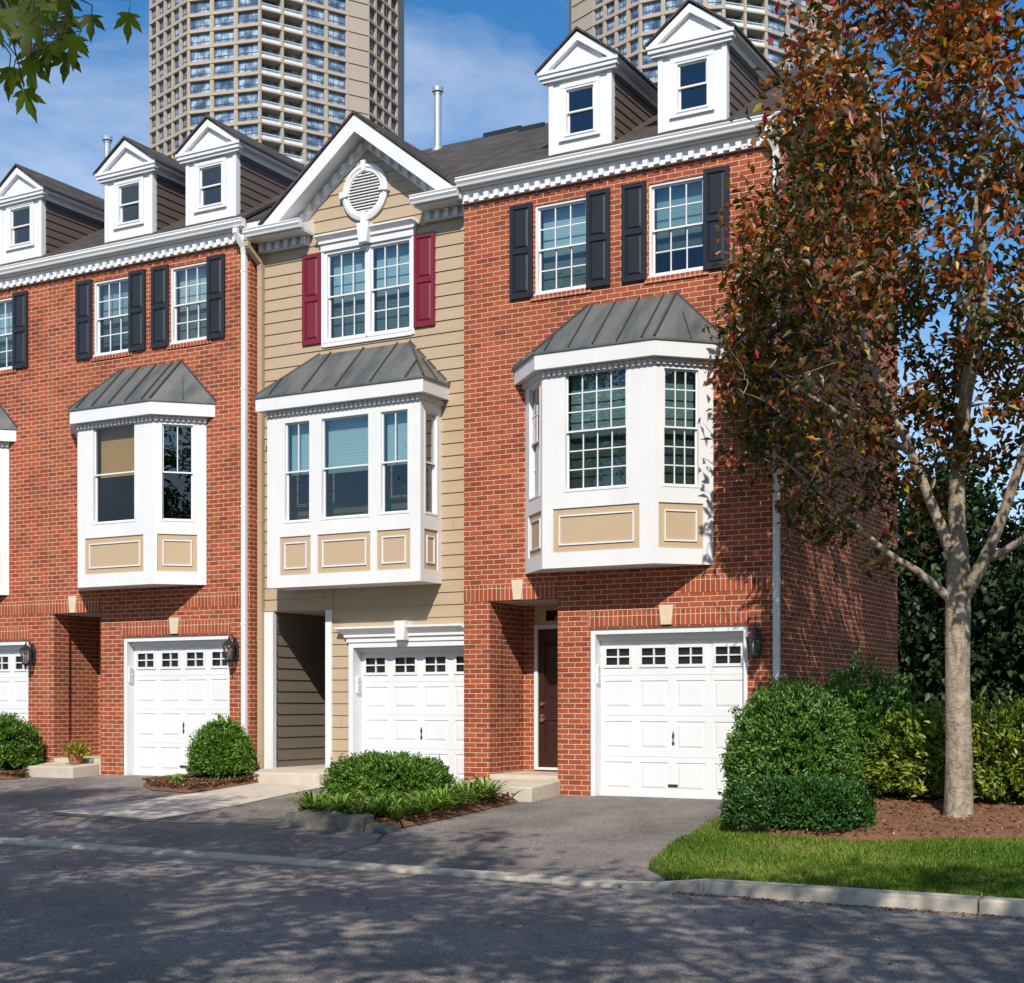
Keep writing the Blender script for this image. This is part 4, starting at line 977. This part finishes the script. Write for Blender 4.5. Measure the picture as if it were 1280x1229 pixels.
shrub('tall_hedge', 'yellow-green loose hedge behind the grey tree trunk', 'hedge', (3.62, .15, -.02), (2.40, .75, .80), 26000, M['lime'], .058, box=2.0, seed=9, shell=.66, stems=9)
def clump(name, label, loc, n, ln, mat, group, seed):
    """strap-leaved clump: each arching blade is a strip"""
    rs = np.random.default_rng(seed); mb = MB(); vals = []
    for i in range(n):
        a = rs.random() * 6.28; l = ln * (.6 + .6 * rs.random()); w = .016 + .010 * rs.random(); out = .35 + .65 * rs.random(); up = .95 - .45 * out + .25 * rs.random()
        d = V((math.cos(a), math.sin(a), 0)); s = V((-d.y, d.x, 0)); p0 = V((loc[0], loc[1], loc[2])) * 0 + d * .05 * rs.random() + s * (.1 * (rs.random() - .5))
        prev = None
        for k in range(6):
            t = k / 5; p = p0 + d * (out * l * t) + Z * (up * l * (t * 1.5 - t * t * 1.05)); ww = w * (1 - t ** 2.2) + .001
            cur = (p - s * ww, p + s * ww)
            if prev: mb.face([prev[0], prev[1], cur[1], cur[0]]); vals.append(i)
            prev = cur
    o = mb.build(name, mat); o.location = loc; rv = rs.random(n)
    at = o.data.attributes.new('rnd', 'FLOAT', 'FACE'); at.data.foreach_set('value', np.array([rv[i] for i in vals], np.float32))
    return tag(o, label, 'plant', group)
spots = [(-4.98, -3.55, 'leftmost strap-leaved clump, in the stone planter corner'), (-4.5, -3.7, 'second strap-leaved clump from the left, behind the planter stone'), (-4.05, -3.72, 'third strap-leaved clump from the left, by the planter stone end'),
         (-3.72, -3.62, 'strap-leaved clump nearest the driveway at the island tip'), (-3.68, -3.05, 'strap-leaved clump along the island right side, next behind the tip'), (-3.70, -2.5, 'middle strap-leaved clump on the right side of the island'),
         (-3.68, -1.95, 'strap-leaved clump on the island right side, second from the step'), (-3.72, -1.45, 'strap-leaved clump on the island closest to the concrete step')]
for i, (x, y, lb) in enumerate(spots): clump('lily_clump', lb, (x, y, G(x, y) + .05), 110, .62, M['blade'], 'strap-leaved clumps in the island', 20 + i)
for i, (x, y, lb) in enumerate([(-9.62, -1.05, 'small green tuft on the mulch left of the round bush, the left one'), (-9.18, -1.35, 'small green tuft on the mulch in front of the round bush, the right one'), (-8.62, -.75, 'small green tuft right of the round bush near the walk'), (-13.35, -.85, 'small green tuft at the mulch edge by the left step')]):
    clump('grass_tuft', lb, (x, y, G(x, y) + .04), 60, .26 if i < 2 else .16, M['blade'], 'small tufts on the mulch', 40 + i)
def flowerpot():
    e = empty('potted_plant', (-12.62, -.22, .27), 'yellow flowering plant in a pot on the left concrete step', 'plant')
    p = MB(); p.lathe((0, 0, 0), [(.10, 0), (.13, .12), (.145, .13), (.145, .16), (.12, .16), (.11, .12)], 16); p.build('pot', M['terracotta'], e)
    n = 420; d = rand_dir(n); d[:, 2] = np.abs(d[:, 2]); c = d * (.06 + .19 * rng.random((n, 1)) ** .5) * np.array([1.1, 1.0, 1.0]) + np.array([0, 0, .15])
    leaf_obj('foliage', c, d + rand_dir(n) * .6, rand_dir(n) + np.array([0, 0, 1.]), .05 + .04 * rng.random(n), .02 + .02 * rng.random(n), M['yellow'], e)
flowerpot()
def planter_stones():
    for i, (a, b, ya, yb, hh, lb) in enumerate([(-5.02, -3.78, -3.98, -4.08, .18, 'long grey weathered stone edging the front of the planted island'), (-3.76, -3.42, -4.07, -4.08, .08, 'short low stone at the front right corner of the planted island')]):
        bm = bmesh.new(); n = 14; prof = [(-.11, -.06), (-.125, hh * .5), (-.10, hh), (.10, hh + .01), (.12, -.06)]; rows = []
        for k in range(n + 1):
            x = a + (b - a) * k / n; y = ya + (yb - ya) * k / n; g = G(x, y)
            rows.append([bm.verts.new((x, y + p[0] * (1 + .12 * random.uniform(-1, 1)), g + p[1] + .018 * random.uniform(-1, 1) - (.02 if k in (0, n) else 0))) for p in prof])
        for k in range(n):
            for j in range(len(prof) - 1): bm.faces.new([rows[k][j], rows[k][j + 1], rows[k + 1][j + 1], rows[k + 1][j]])
        bm.faces.new(rows[0][::-1]); bm.faces.new(rows[-1]); bmesh.ops.recalc_face_normals(bm, faces=bm.faces[:])
        me = bpy.data.meshes.new('edging_stone'); bm.to_mesh(me); bm.free(); me.materials.append(M['greystone']); o = bpy.data.objects.new('edging_stone', me); col.objects.link(o)
        tag(o, lb, 'edging stone', 'stones edging the island')
planter_stones()
# point in polygon, for scattering
def inside(px, py, poly):
    c = np.zeros(len(px), bool); n = len(poly)
    for i in range(n):
        x1, y1 = poly[i]; x2, y2 = poly[(i + 1) % n]
        if y1 == y2: continue
        m = ((y1 > py) != (y2 > py)) & (px < (x2 - x1) * (py - y1) / (y2 - y1) + x1); c ^= m
    return c
Gv = np.vectorize(G)
def grass():
    n = 150000; x = rng.uniform(-.3, 8.5, n); y = rng.uniform(-6.2, -1.4, n)
    k = inside(x, y, lawn_poly) & ~inside(x, y, [(a, b - .02) for a, b in bedR]); x, y = x[k], y[k]; n = len(x)
    h = .045 + .045 * rng.random(n); h *= 1 + .35 * np.sin(x * 3.1 + 1) * np.sin(y * 4.3)
    c = np.stack([x, y, Gv(x, y) + .02 + h * .42], 1)
    d = unit(np.stack([rng.normal(size=n) * .45, rng.normal(size=n) * .45 - .1, np.ones(n)], 1)); nr = rand_dir(n); nr[:, 2] *= .2
    tone = np.clip(.5 + .28 * np.sin(x * 1.7 + 2 * np.sin(y * 1.3)) * np.sin(y * 2.1 + .5) + .25 * rng.normal(size=n), 0, 1)
    tag(leaf_obj('grass', c, d, nr, h, np.full(n, .009), M['grass'], None, tone, .1), 'short green lawn grass beside the driveway', 'grass', None, 'stuff')
grass()
def chips(polys, n, name, label):
    xs, ys = [], []
    for poly in polys:
        p = np.array(poly); x = rng.uniform(p[:, 0].min(), min(7, p[:, 0].max()), n); y = rng.uniform(p[:, 1].min(), p[:, 1].max(), n); k = inside(x, y, poly); xs.append(x[k]); ys.append(y[k])
    x = np.concatenate(xs); y = np.concatenate(ys); m = len(x)
    c = np.stack([x, y, Gv(x, y) + .10 + .03 * rng.random(m)], 1); d = rand_dir(m); d[:, 2] *= .35; nr = rand_dir(m) * .6 + np.array([0, 0, 1.])
    tag(leaf_obj(name, c, d, nr, .03 + .06 * rng.random(m), .012 + .014 * rng.random(m), M['chip'], None), label, 'mulch', None, 'stuff')
chips([bedR, bedC, bedL, bedE], 7000, 'mulch_chips', 'brown shredded bark chips on the planting beds')
def litter():
    n = 900; x = rng.uniform(1.2, 9, n); y = -6.42 - np.abs(rng.normal(size=n)) * .10; m2 = 260
    x = np.concatenate([x, rng.uniform(-9, 6, m2)]); y = np.concatenate([y, rng.uniform(-9.5, -6.45, m2)]); n = len(x)
    z = np.array([zroad(a, b) for a, b in zip(x, y)]) + .008
    m3 = 260; x = np.concatenate([x, rng.uniform(.6, 6.5, m3)]); y = np.concatenate([y, rng.uniform(-6.0, -3.4, m3)]); z = np.concatenate([z, Gv(x[-m3:], y[-m3:]) + .085]); n += m3
    d = rand_dir(n); d[:, 2] *= .15; nr = rand_dir(n) * .3 + np.array([0, 0, 1.])
    tag(leaf_obj('fallen_leaves', np.stack([x, y, z], 1), d, nr, .02 + .03 * rng.random(n), .012 + .016 * rng.random(n), M['chip'], None, .5 + .5 * rng.random(n)), 'tiny dry leaves gathered along the kerb and road', 'leaf litter', None, 'stuff')
litter()

# ------------------------------------------------------------------ trees
def tree(name, label, cat, base, trunk, limbs, centres, per, spread, lsize, lmat, bmat, group=None, tone=None, keep=None, droop=.15, rmin=.008, lw=.55, cluster=1.0):
    """trunk/limbs: given paths [(x,y,z,r)...]; every crown cluster is joined to the nearest wood by a bent twig, leaves gather along the twig end"""
    e = empty(name, base, label, cat, group); B = np.array(base)
    wood = MB(); nodes = []
    def path(pts, k):
        p = [V(q[:3]) - V(base) for q in pts]; r = [q[3] for q in pts]; P, Rr = [], []
        for i in range(len(p) - 1):           # smooth in-between points
            for j in range(4):
                t = j / 4; a = p[max(i - 1, 0)]; b = p[i]; c = p[i + 1]; d = p[min(i + 2, len(p) - 1)]
                P.append(.5 * ((2 * b) + (c - a) * t + (2 * a - 5 * b + 4 * c - d) * t * t + (3 * b - a - 3 * c + d) * t ** 3)); Rr.append(r[i] + (r[i + 1] - r[i]) * t)
        P.append(p[-1]); Rr.append(r[-1])
        wood.tube(P, Rr, k); return list(zip(P, Rr))
    tr = MB(); wood, keepw = tr, None
    nodes0 = path(trunk, 18); tr.build('trunk', bmat, e, smooth=True)
    wood = MB()
    for l in limbs: nodes += path(l, 9)
    nodes += [q for q in nodes0 if q[0].z > trunk[-1][2] - base[2] - .6]
    npos = np.array([tuple(q[0]) for q in nodes]); nr = np.array([q[1] for q in nodes])
    cen = np.array(centres) - B; root = npos[:, :2].mean(0)
    order = np.argsort(np.min(np.linalg.norm(cen[:, None] - npos[None], axis=2), 1)); lc, ld = [], []
    for i in order:
        c = cen[i]; dv = c - npos; dist = np.linalg.norm(dv, axis=1) + np.where(dv[:, 2] < 0, -dv[:, 2] * .9, 0)
        j = int(np.argmin(dist)); a = npos[j]; ln = np.linalg.norm(c - a); r0 = max(rmin * .8, min(nr[j] * .72, rmin + .011 * ln))
        perp = rng.normal(size=3) * ln * .10; pts = []
        for k in range(5):
            t = k / 4; q = a + (c - a) * t + perp * math.sin(math.pi * t) + np.array([0, 0, droop * ln * (math.sin(math.pi * t) * .6)]); pts.append(V(q))
        rads = [r0 * (1 - .72 * k / 4) for k in range(5)]
        wood.tube(pts, rads, 5, caps=False)
        npos = np.vstack([npos, np.array([tuple(q) for q in pts[1:]])]); nr = np.concatenate([nr, rads[1:]])
        t = np.clip(1.08 - np.abs(rng.normal(size=per)) * .30, .1, 1.15).reshape(-1, 1)
        s_ = spread * (.6 + .8 * rng.random())
        lc.append(a + (c - a) * np.maximum(t, 1 - s_ * 1.2 / max(ln, .2)) + rng.normal(size=(per, 3)) * s_ * np.array([.55, .55, .42])); ld.append(np.repeat(((c - a) / max(ln, .01)).reshape(1, 3), per, 0))
    wood.build('limb', bmat, e, smooth=True)
    c = np.concatenate(lc); d = np.concatenate(ld); n = len(c)
    if keep is not None:
        k = keep(c + B); c, d = c[k], d[k]; n = len(c)
    dr = unit(d * .6 + rand_dir(n) * .9 + np.array([0, 0, -.25])); nrm = unit(rand_dir(n) * .75 + np.array([0, 0, .8]))
    tv = tone(c + B) if tone else rng.random(n)
    leaf_obj('crown', c, dr, nrm, lsize * (.75 + .6 * rng.random(n)), lsize * lw * (.8 + .5 * rng.random(n)), lmat, e, tv)
    return e
def crown_pts(n, cx, cy, prof, seed, inner=.25, squash=(1, 1)):
    """cluster centres inside a radius-by-height profile, lumpy and with holes"""
    rs = np.random.default_rng(seed); zs = np.array([p[0] for p in prof]); rr = np.array([p[1] for p in prof]); out = []
    w = rr ** 2; 
    while len(out) < n:
        z = rs.uniform(zs[0], zs[-1]); r = np.interp(z, zs, rr)
        if rs.random() > (r / rr.max()) ** 1.4: continue
        a = rs.random() * 6.28; q = (inner + (1 - inner) * rs.random()) ** .6 if rs.random() < .85 else rs.random()
        p = np.array([[math.cos(a), math.sin(a), z * .4]]); k = 1 + .16 * lump(p * 2.2, seed)[0]
        out.append((cx + r * q * k * math.cos(a) * squash[0], cy + r * q * k * math.sin(a) * squash[1], z + rs.normal() * .1))
    return out
tb = (2.58, -1.4, -.08)
def crown_f(pts):
    # the crown is open at the lower right, where the big limbs show, and lifts above the garage
    out = []
    for x, y, z in pts:
        if x > 2.3 and z < 4.25 + .25 * math.sin(3 * x + 2 * y) and x < 5.2: continue
        if 1.7 < x <= 2.3 and z < 3.6: continue
        if x < 3.4 and x > 2.2 and y < -1.9 and z < 5.0: continue
        out.append((x, y, z))
    return out
def akeep(p):
    xw = p[:, 0] + p[:, 1] * .467; zw = p[:, 2] + p[:, 1] * .926; j = .15 * rng.normal(size=len(p))
    wall = (p[:, 0] < .12) & (p[:, 1] > -.14)
    front = (p[:, 1] < -.1) & (((xw < -.92 + j) & (zw > 3)) | ((xw < -.35 + j) & (zw < 3.0)))
    return ~(wall | front)
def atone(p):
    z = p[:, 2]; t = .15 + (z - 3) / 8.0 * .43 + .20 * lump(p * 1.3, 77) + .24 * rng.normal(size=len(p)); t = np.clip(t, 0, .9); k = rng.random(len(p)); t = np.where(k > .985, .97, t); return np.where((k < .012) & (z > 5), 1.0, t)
prof = [(3.0, 1.0), (3.5, 1.9), (4.3, 2.75), (5.7, 3.25), (7.0, 2.8), (8.2, 2.3), (9.4, 1.75), (10.5, 1.1), (11.3, .4)]
tree('autumn_tree', 'tall tree with bronze and orange autumn leaves and a smooth grey trunk on the mulch', 'tree', tb,
     [(2.58, -1.4, -.15, .24), (2.58, -1.4, .03, .172), (2.585, -1.4, .7, .152), (2.57, -1.4, 1.6, .138), (2.575, -1.4, 2.35, .145), (2.58, -1.4, 2.75, .138), (2.57, -1.4, 3.2, .11)],
     [[(2.57, -1.4, 3.1, .11), (2.56, -1.38, 3.87, .09), (2.65, -1.35, 4.8, .074), (2.83, -1.3, 5.9, .058), (2.80, -1.25, 7.4, .05), (2.85, -1.2, 9.2, .025), (2.85, -1.2, 10.8, .008)],
      [(2.55, -1.4, 2.95, .08), (2.32, -1.5, 3.55, .062), (2.05, -1.6, 4.3, .05), (1.6, -1.75, 5.5, .045), (1.35, -1.8, 7.0, .02)],
      [(2.62, -1.4, 2.5, .09), (2.93, -1.45, 3.05, .07), (3.22, -1.5, 3.8, .056), (3.55, -1.6, 4.7, .055), (4.0, -1.7, 6.0, .035), (4.2, -1.7, 7.5, .015)],
      [(2.95, -1.45, 2.95, .05), (3.35, -1.6, 3.15, .04), (4.0, -1.8, 3.6, .025), (4.9, -2.0, 4.4, .012)],
      [(2.55, -1.42, 2.45, .06), (2.2, -1.6, 2.8, .045), (1.85, -1.75, 3.05, .035), (1.4, -1.95, 3.5, .022), (.7, -2.2, 4.2, .010)],
      [(2.56, -1.35, 3.8, .06), (2.5, -.7, 4.6, .05), (2.3, -.1, 5.8, .035), (2.2, .3, 7.2, .015)],
      [(2.6, -1.4, 4.5, .055), (2.9, -2.2, 5.4, .04), (3.1, -2.9, 6.6, .02)],
      [(2.1, -1.6, 4.2, .045), (1.3, -1.7, 4.7, .03), (.5, -1.7, 5.3, .018), (.0, -1.7, 5.9, .008)]],
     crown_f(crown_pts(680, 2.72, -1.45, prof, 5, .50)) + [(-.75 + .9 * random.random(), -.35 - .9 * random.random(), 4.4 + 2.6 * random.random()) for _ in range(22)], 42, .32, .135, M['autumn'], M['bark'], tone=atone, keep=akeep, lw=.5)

# street maples on the near side: their crowns are what shades the road
def maple(x, y, h, r, seed, label, n=180, per=76):
    z0 = -.4; t = [(x, y, z0 - .1, .30), (x, y, z0 + .2, .22), (x + .05, y, z0 + 2.0, .19), (x, y + .05, h * .40, .16)]
    limbs = []
    for k in range(6):
        a = 6.28 * k / 6 + seed; q = r * .6
        limbs.append([(x, y, h * .36 + .15 * k * .3, .09), (x + q * .35 * math.cos(a), y + q * .35 * math.sin(a), h * .48, .07), (x + q * .75 * math.cos(a), y + q * .75 * math.sin(a), h * .6, .045), (x + q * 1.1 * math.cos(a), y + q * 1.1 * math.sin(a), h * .74, .015)])
    limbs.append([(x, y, h * .38, .13), (x + .1, y, h * .6, .09), (x, y + .1, h * .92, .02)])
    prof = [(h * .38, r * .5), (h * .5, r * .9), (h * .62, r), (h * .78, r * .8), (h * .92, r * .45), (h, r * .15)]
    return tree('maple_tree', label, 'tree', (x, y, z0), t, limbs, crown_pts(n, x, y, prof, seed), per, .52, .15, M['maple'], M['darkbark'], 'street maples across the road', lw=.75)
MAP = [(1.2, -17.3, 12.0, 4.4, 3), (-4.6, -15.6, 12.4, 4.3, 4), (-10.5, -15.6, 12.2, 4.4, 5), (8.2, -17.9, 10.9, 4.6, 6), (2.5, -23.5, 13, 4.5, 8), (-4.0, -21.5, 13, 4.4, 9)]
LB = ['green maple whose leafy branch hangs into the top left corner', 'green street maple shading the road, next left of the one at the corner', 'green street maple shading the road farthest left', 'green street maple shading the road at the right', 'green street maple standing behind the others across the road', 'green street maple in the second row across the road']
maples = [maple(*m, l, 165 if i == 3 else 180) for i, (m, l) in enumerate(zip(MAP, LB))]
def maple_branch(par):
    """the drooping spray seen at the top left: palmate leaves on twigs"""
    b = par.location; w = MB(); mb = MB(); rs = random.Random(5)
    A = V((1.3, -17.2, 4.4)) - b; tips = [V(p) - b for p in ((3.68, -16.23, 2.94), (3.67, -16.12, 2.97), (3.67, -16.01, 3.07), (3.76, -16.30, 2.83), (3.72, -16.21, 2.84), (3.63, -16.03, 2.98), (3.56, -16.19, 2.96), (3.50, -16.05, 3.13), (3.58, -16.32, 2.90), (3.50, -16.15, 3.08))]
    K = V((3.25, -16.12, 3.36)) - b
    w.tube([A, (A + K) / 2 + V((0, 0, .15)), K], [.05, .03, .014], 8)
    lobes = [(-2.3, .45), (-1.15, .78), (0, 1.0), (1.15, .78), (2.3, .45)]
    vals = []
    for T in tips:
        w.tube([K, (K + T) / 2 + V((0, 0, .06)), T], [.010, .006, .003], 6)
        for j in range(4):
            c = T + V((rs.uniform(-.08, .08), rs.uniform(-.12, .12), rs.uniform(-.07, .10))); s = rs.uniform(.062, .095); a0 = rs.uniform(-.7, .7)
            X = V((.85, .5, rs.uniform(-.2, .2))).normalized(); D = V((rs.uniform(-.25, .25), rs.uniform(-.5, .3), -1)).normalized(); X = (X - D * X.dot(D)).normalized(); Nn = X.cross(D)
            pts = []
            for i, (t, l) in enumerate(lobes):
                dd = lambda ang, r: c + (D * math.cos(ang) + X * math.sin(ang)) * r * s + Nn * (.12 * r * r * s * math.cos(2 * ang))
                tt = t * .62 + a0 * .2
                pts += [dd(tt - .34, l * .52), dd(tt - .20, l * .70), dd(tt - .17, l * .66), dd(tt, l), dd(tt + .17, l * .66), dd(tt + .20, l * .70)]
                if i < 4: pts.append(dd((t + lobes[i + 1][0]) / 2 * .62 + a0 * .2, .30))
            pts.append(c - D * s * .05)
            mb.face(pts); vals.append(rs.random())
            w.tube([c - D * s * .04, c - D * s * .5 + Nn * .01, T], [.0016, .0016, .002], 5)
    w.build('branch', M['darkbark'], par)
    o = mb.build('foliage', M['spray'], par); at = o.data.attributes.new('rnd', 'FLOAT', 'FACE'); at.data.foreach_set('value', np.array(vals, np.float32))
maple_branch(maples[0])
# trees beyond the hedge at the right
def backtree(x, y, h, r, seed, mat, label, n=170, per=85, ls=.185):
    t = [(x, y, -.2, .35), (x, y, h * .25, .25), (x, y, h * .45, .2)]
    limbs = [[(x, y, h * .3, .12), (x + r * .4 * math.cos(a), y + r * .4 * math.sin(a), h * .5, .07), (x + r * .7 * math.cos(a), y + r * .7 * math.sin(a), h * .7, .03)] for a in (0.4, 1.9, 3.3, 4.9)]
    prof = [(.2, r * .75), (h * .3, r), (h * .55, r * .95), (h * .8, r * .6), (h, r * .15)]
    tree('broadleaf_tree', label, 'tree', (x, y, 0), t, limbs, crown_pts(n, x, y, prof, seed), per, .75, ls, mat, M['darkbark'], 'trees beyond the hedge', lw=.7)
backtree(-.6, 12.0, 6.2, 2.5, 31, M['farleaf'], 'dark leafy tree beyond the hedge nearest the brick side wall', 210)
backtree(2.6, 12.5, 6.6, 2.7, 37, M['farleaf'], 'dark leafy tree beyond the hedge between the side wall and the grey trunk', 210)
backtree(5.6, 12.0, 7.2, 2.8, 32, M['farleaf'], 'dark leafy tree beyond the hedge, right behind the grey trunk', 210)
backtree(9.0, 13.0, 7.2, 3.0, 33, M['farleaf'], 'dark leafy tree beyond the hedge at the right edge', 210)
backtree(3.2, 20.5, 10.0, 3.4, 34, M['farlight'], 'sunlit yellow-green tree rising behind the dark trees near the grey trunk', 220)
backtree(8.6, 21.5, 11.0, 3.8, 35, M['farlight'], 'sunlit yellow-green tree farthest right behind the dark trees', 220)
backtree(-3.5, 23.0, 7.4, 3.2, 36, M['farleaf'], 'dark tree far behind the back corner of the brick side wall', 200)
# ------------------------------------------------------------------ apartment towers far behind
CAM = V((6.435, -18.7, 1.30)); TH = R(29.4)
def cam2w(px, d):       # bearing of a tower corner and its distance -> plan position
    lat = (px - 640) / 1844 * d
    return V((CAM.x + lat * math.cos(TH) - d * math.sin(TH), CAM.y + lat * math.sin(TH) + d * math.cos(TH), 0))
def tower(label, corners, facets, storey, z0, ztop, zvis, backd):
    """faceted tower. facets: (number of bays, kinds, individual windows?)"""
    pts = [cam2w(*c) for c in corners]; e = empty('apartment_tower', pts[len(pts) // 2], label, 'tower', 'apartment towers'); o = e.location.copy()
    pts = [p - o for p in pts]; body = MB(); wins = {}; rails = MB(); dark = MB(); gstuff = MB(); shades = MB()
    nfl = int((ztop - z0) / storey)
    for i, (nb, kinds, ind) in enumerate(facets):
        a, b = pts[i], pts[i + 1]; d = b - a; ln = d.length; d.normalize(); f = Fr((a.x, a.y, 0), d, (d.y, -d.x, 0))
        holes = []; bw = ln / max(nb, 1)
        for s in range(nfl):
            z = z0 + s * storey
            for k in range(nb):
                kd = kinds[k % len(kinds)]
                if kd == 'p': continue
                pw = .40 if kd == 'w' else .30
                q = (k * bw + pw, (k + 1) * bw - pw, z + .52, z + storey - .24) if kd == 'w' else (k * bw + pw, (k + 1) * bw - pw, z + .15, z + storey - .3)
                if z < zvis: continue
                holes.append((q, kd))
        grid(body, f, 0, ln, 0, ztop, [h[0] for h in holes], 0, 0)
        for q, kd in holes: grid_r(body, f, q, .55 if kd == 'w' else 1.9)
        # slab edges stand proud
        for s in range(nfl + 1):
            z = z0 + s * storey
            if z > zvis - 4: body.fbox(f, 0.0, ln, z - .16, z + .08, .002, .16)
        for k in range(nb + 1):
            body.fbox(f, max(0, k * bw - .17), min(ln, k * bw + .17), zvis - 3, ztop, .003, .10)
        for q, kd in holes:
            if kd == 'w':
                w, hgt = q[1] - q[0], q[3] - q[2]
                if ind:
                    key = (i, round(w, 2))
                    if key not in wins:
                        m = MB(); fw = Fr((0, 0, 0), d, (d.y, -d.x, 0)); nn = 3 if w > 2.4 else 2
                        m.face([fw.p(0, 0, 0), fw.p(w, 0, 0), fw.p(w, hgt, 0), fw.p(0, hgt, 0)]); m.mi = 1
                        for t in range(nn + 1): x = (w - .09) * t / nn; m.fbox(fw, x, x + .09, 0, hgt, .01, .09)
                        for zz in (0, hgt * .30, hgt - .09): m.fbox(fw, .09, w - .09, zz, zz + .08, .012, .08)
                        wins[key] = m.build('window', [M['towerglass'], M['rail' if False else 'recess']], e); o1 = wins[key]
                    else:
                        o1 = wins[key].copy(); col.objects.link(o1); o1.parent = e
                    o1.location = f.p(q[0], q[2], -.45)
                else:
                    gstuff.mi = 0; gstuff.face([f.p(q[0], q[2], -.45), f.p(q[1], q[2], -.45), f.p(q[1], q[3], -.45), f.p(q[0], q[3], -.45)]); gstuff.mi = 1
                    for t in range(3): x = q[0] + (w - .09) * t / 2; gstuff.fbox(f, x, x + .09, q[2], q[3], -.44, -.36)
                    gstuff.fbox(f, q[0], q[1], q[2] + hgt * .3, q[2] + hgt * .3 + .08, -.43, -.37)
            else:
                gstuff.mi = 0; gstuff.face([f.p(q[0], q[2], -1.85), f.p(q[1], q[2], -1.85), f.p(q[1], q[3], -1.85), f.p(q[0], q[3], -1.85)])
                gstuff.mi = 1; gstuff.fbox(f, (q[0] + q[1]) / 2 - .06, (q[0] + q[1]) / 2 + .06, q[2], q[3], -1.84, -1.75)
                rails.fbox(f, q[0], q[1], q[2] + .95, q[2] + 1.05, -.2, -.1); rails.fbox(f, q[0], q[1], q[2] + .1, q[2] + .16, -.2, -.1)
                n = int((q[1] - q[0]) / .28)
                for t in range(n + 1): x = q[0] + (q[1] - q[0] - .05) * t / n; rails.fbox(f, x, x + .05, q[2] + .16, q[2] + .95, -.17, -.13)
                if True: rails.face([f.p(q[0], q[2] + .16, -.15), f.p(q[1], q[2] + .16, -.15), f.p(q[1], q[2] + .62, -.15), f.p(q[0], q[2] + .62, -.15)])
    # remaining back sides and the roof
    c = sum(pts, V()) / len(pts); bk = [pts[-1] + V((-math.sin(TH), math.cos(TH), 0)) * backd, pts[0] + V((-math.sin(TH), math.cos(TH), 0)) * backd]
    loop = pts + bk
    for a, b in ((pts[-1], bk[0]), (bk[0], bk[1]), (bk[1], pts[0])): body.face([(a.x, a.y, 0), (b.x, b.y, 0), (b.x, b.y, ztop), (a.x, a.y, ztop)])
    body.face([(p.x, p.y, ztop) for p in loop])
    body.build('concrete_wall', M['towerwall'], e)
    if gstuff.f: tag(gstuff.build('window', [M['towerglass'], M['recess']], e), None, None, None, 'stuff')
    if rails.f: tag(rails.build('balcony_railing', M['rail'], e), None, None, None, 'stuff')
    return e
tower('beige apartment tower at the left, above the clapboard house gable', [(187, 283), (235, 273.5), (325, 270), (461, 281), (497, 292)],
      [(5, 'w', False), (3, 'w', True), (5, 'bbwwp', True), (4, 'w', False)], 2.98, .5, 150, 84, 18)
tower('beige apartment tower at the right, behind the two dormers', [(715, 282), (741, 277), (800, 268), (858, 264), (905, 263.5), (958, 266), (1012, 272), (1043, 279)],
      [(0, 'p', False), (4, 'w', False), (2, 'w', True), (2, 'w', True), (2, 'b', False), (2, 'w', True), (0, 'p', False)], 2.98, .5, 150, 92, 18)

# ------------------------------------------------------------------ sky, sun, camera
w = bpy.data.worlds.new('World'); sc.world = w; w.use_nodes = True; nt = w.node_tree; bg = nt.nodes['Background']
sky = nt.nodes.new('ShaderNodeTexSky'); sky.sky_type = 'NISHITA'; sky.sun_disc = False
EL, AZ = R(40), R(25)             # sun to the right of the facade normal
sky.sun_elevation = EL; sky.sun_rotation = math.pi - AZ; sky.altitude = 50; sky.air_density = 1.0; sky.dust_density = .4; sky.ozone_density = 3.0
tc = N(nt, 'ShaderNodeTexCoord'); mp = N(nt, 'ShaderNodeMapping'); mp.inputs['Scale'].default_value = (1.6, 1.6, 3.6); mp.inputs['Location'].default_value = (.35, .1, .2); L(nt, tc, 'Generated', mp, 'Vector')
nz = N(nt, 'ShaderNodeTexNoise', Scale=1.7, Detail=8.0, Roughness=0.58, Distortion=.35); L(nt, mp, 'Vector', nz, 'Vector')
cr = ramp(nt, [(.46, (0, 0, 0)), (.74, (.8, .8, .8))]); L(nt, nz, 'Fac', cr, 'Fac')
mx = mixc(nt); L(nt, cr, 'Color', mx, 0); hs = N(nt, 'ShaderNodeHueSaturation', Saturation=1.32, Value=1.5); L(nt, sky, 'Color', hs, 'Color'); L(nt, hs, 'Color', mx, 6); mx.inputs[7].default_value = (9.0, 9.8, 11.0, 1)
L(nt, mx, 2, bg, 'Color'); bg.inputs['Strength'].default_value = .09
sd = bpy.data.lights.new('sun', 'SUN'); sd.energy = 5.0; sd.angle = R(.53); sd.color = (1.0, .94, .84)
so = bpy.data.objects.new('sun', sd); col.objects.link(so)
sv = V((math.sin(AZ) * math.cos(EL), -math.cos(AZ) * math.cos(EL), math.sin(EL))); so.rotation_euler = sv.to_track_quat('Z', 'Y').to_euler(); so.location = sv * 50
cd = bpy.data.cameras.new('camera'); cd.sensor_fit = 'HORIZONTAL'; cd.sensor_width = 36; cd.lens = 36 * 1844 / 1280; cd.shift_y = (880 - 614.5) / 1280; cd.clip_end = 6000; cd.clip_start = .05
co = bpy.data.objects.new('camera', cd); col.objects.link(co); co.location = CAM; co.rotation_euler = (R(90), 0, TH); sc.camera = co
sc.render.resolution_x, sc.render.resolution_y = 1024, 983
sc.view_settings.view_transform = 'Standard'; sc.view_settings.look = 'None'; sc.view_settings.gamma = 1; sc.view_settings.exposure = .08
sc.cycles.max_bounces = 8; sc.cycles.transparent_max_bounces = 12; sc.cycles.use_denoising = True
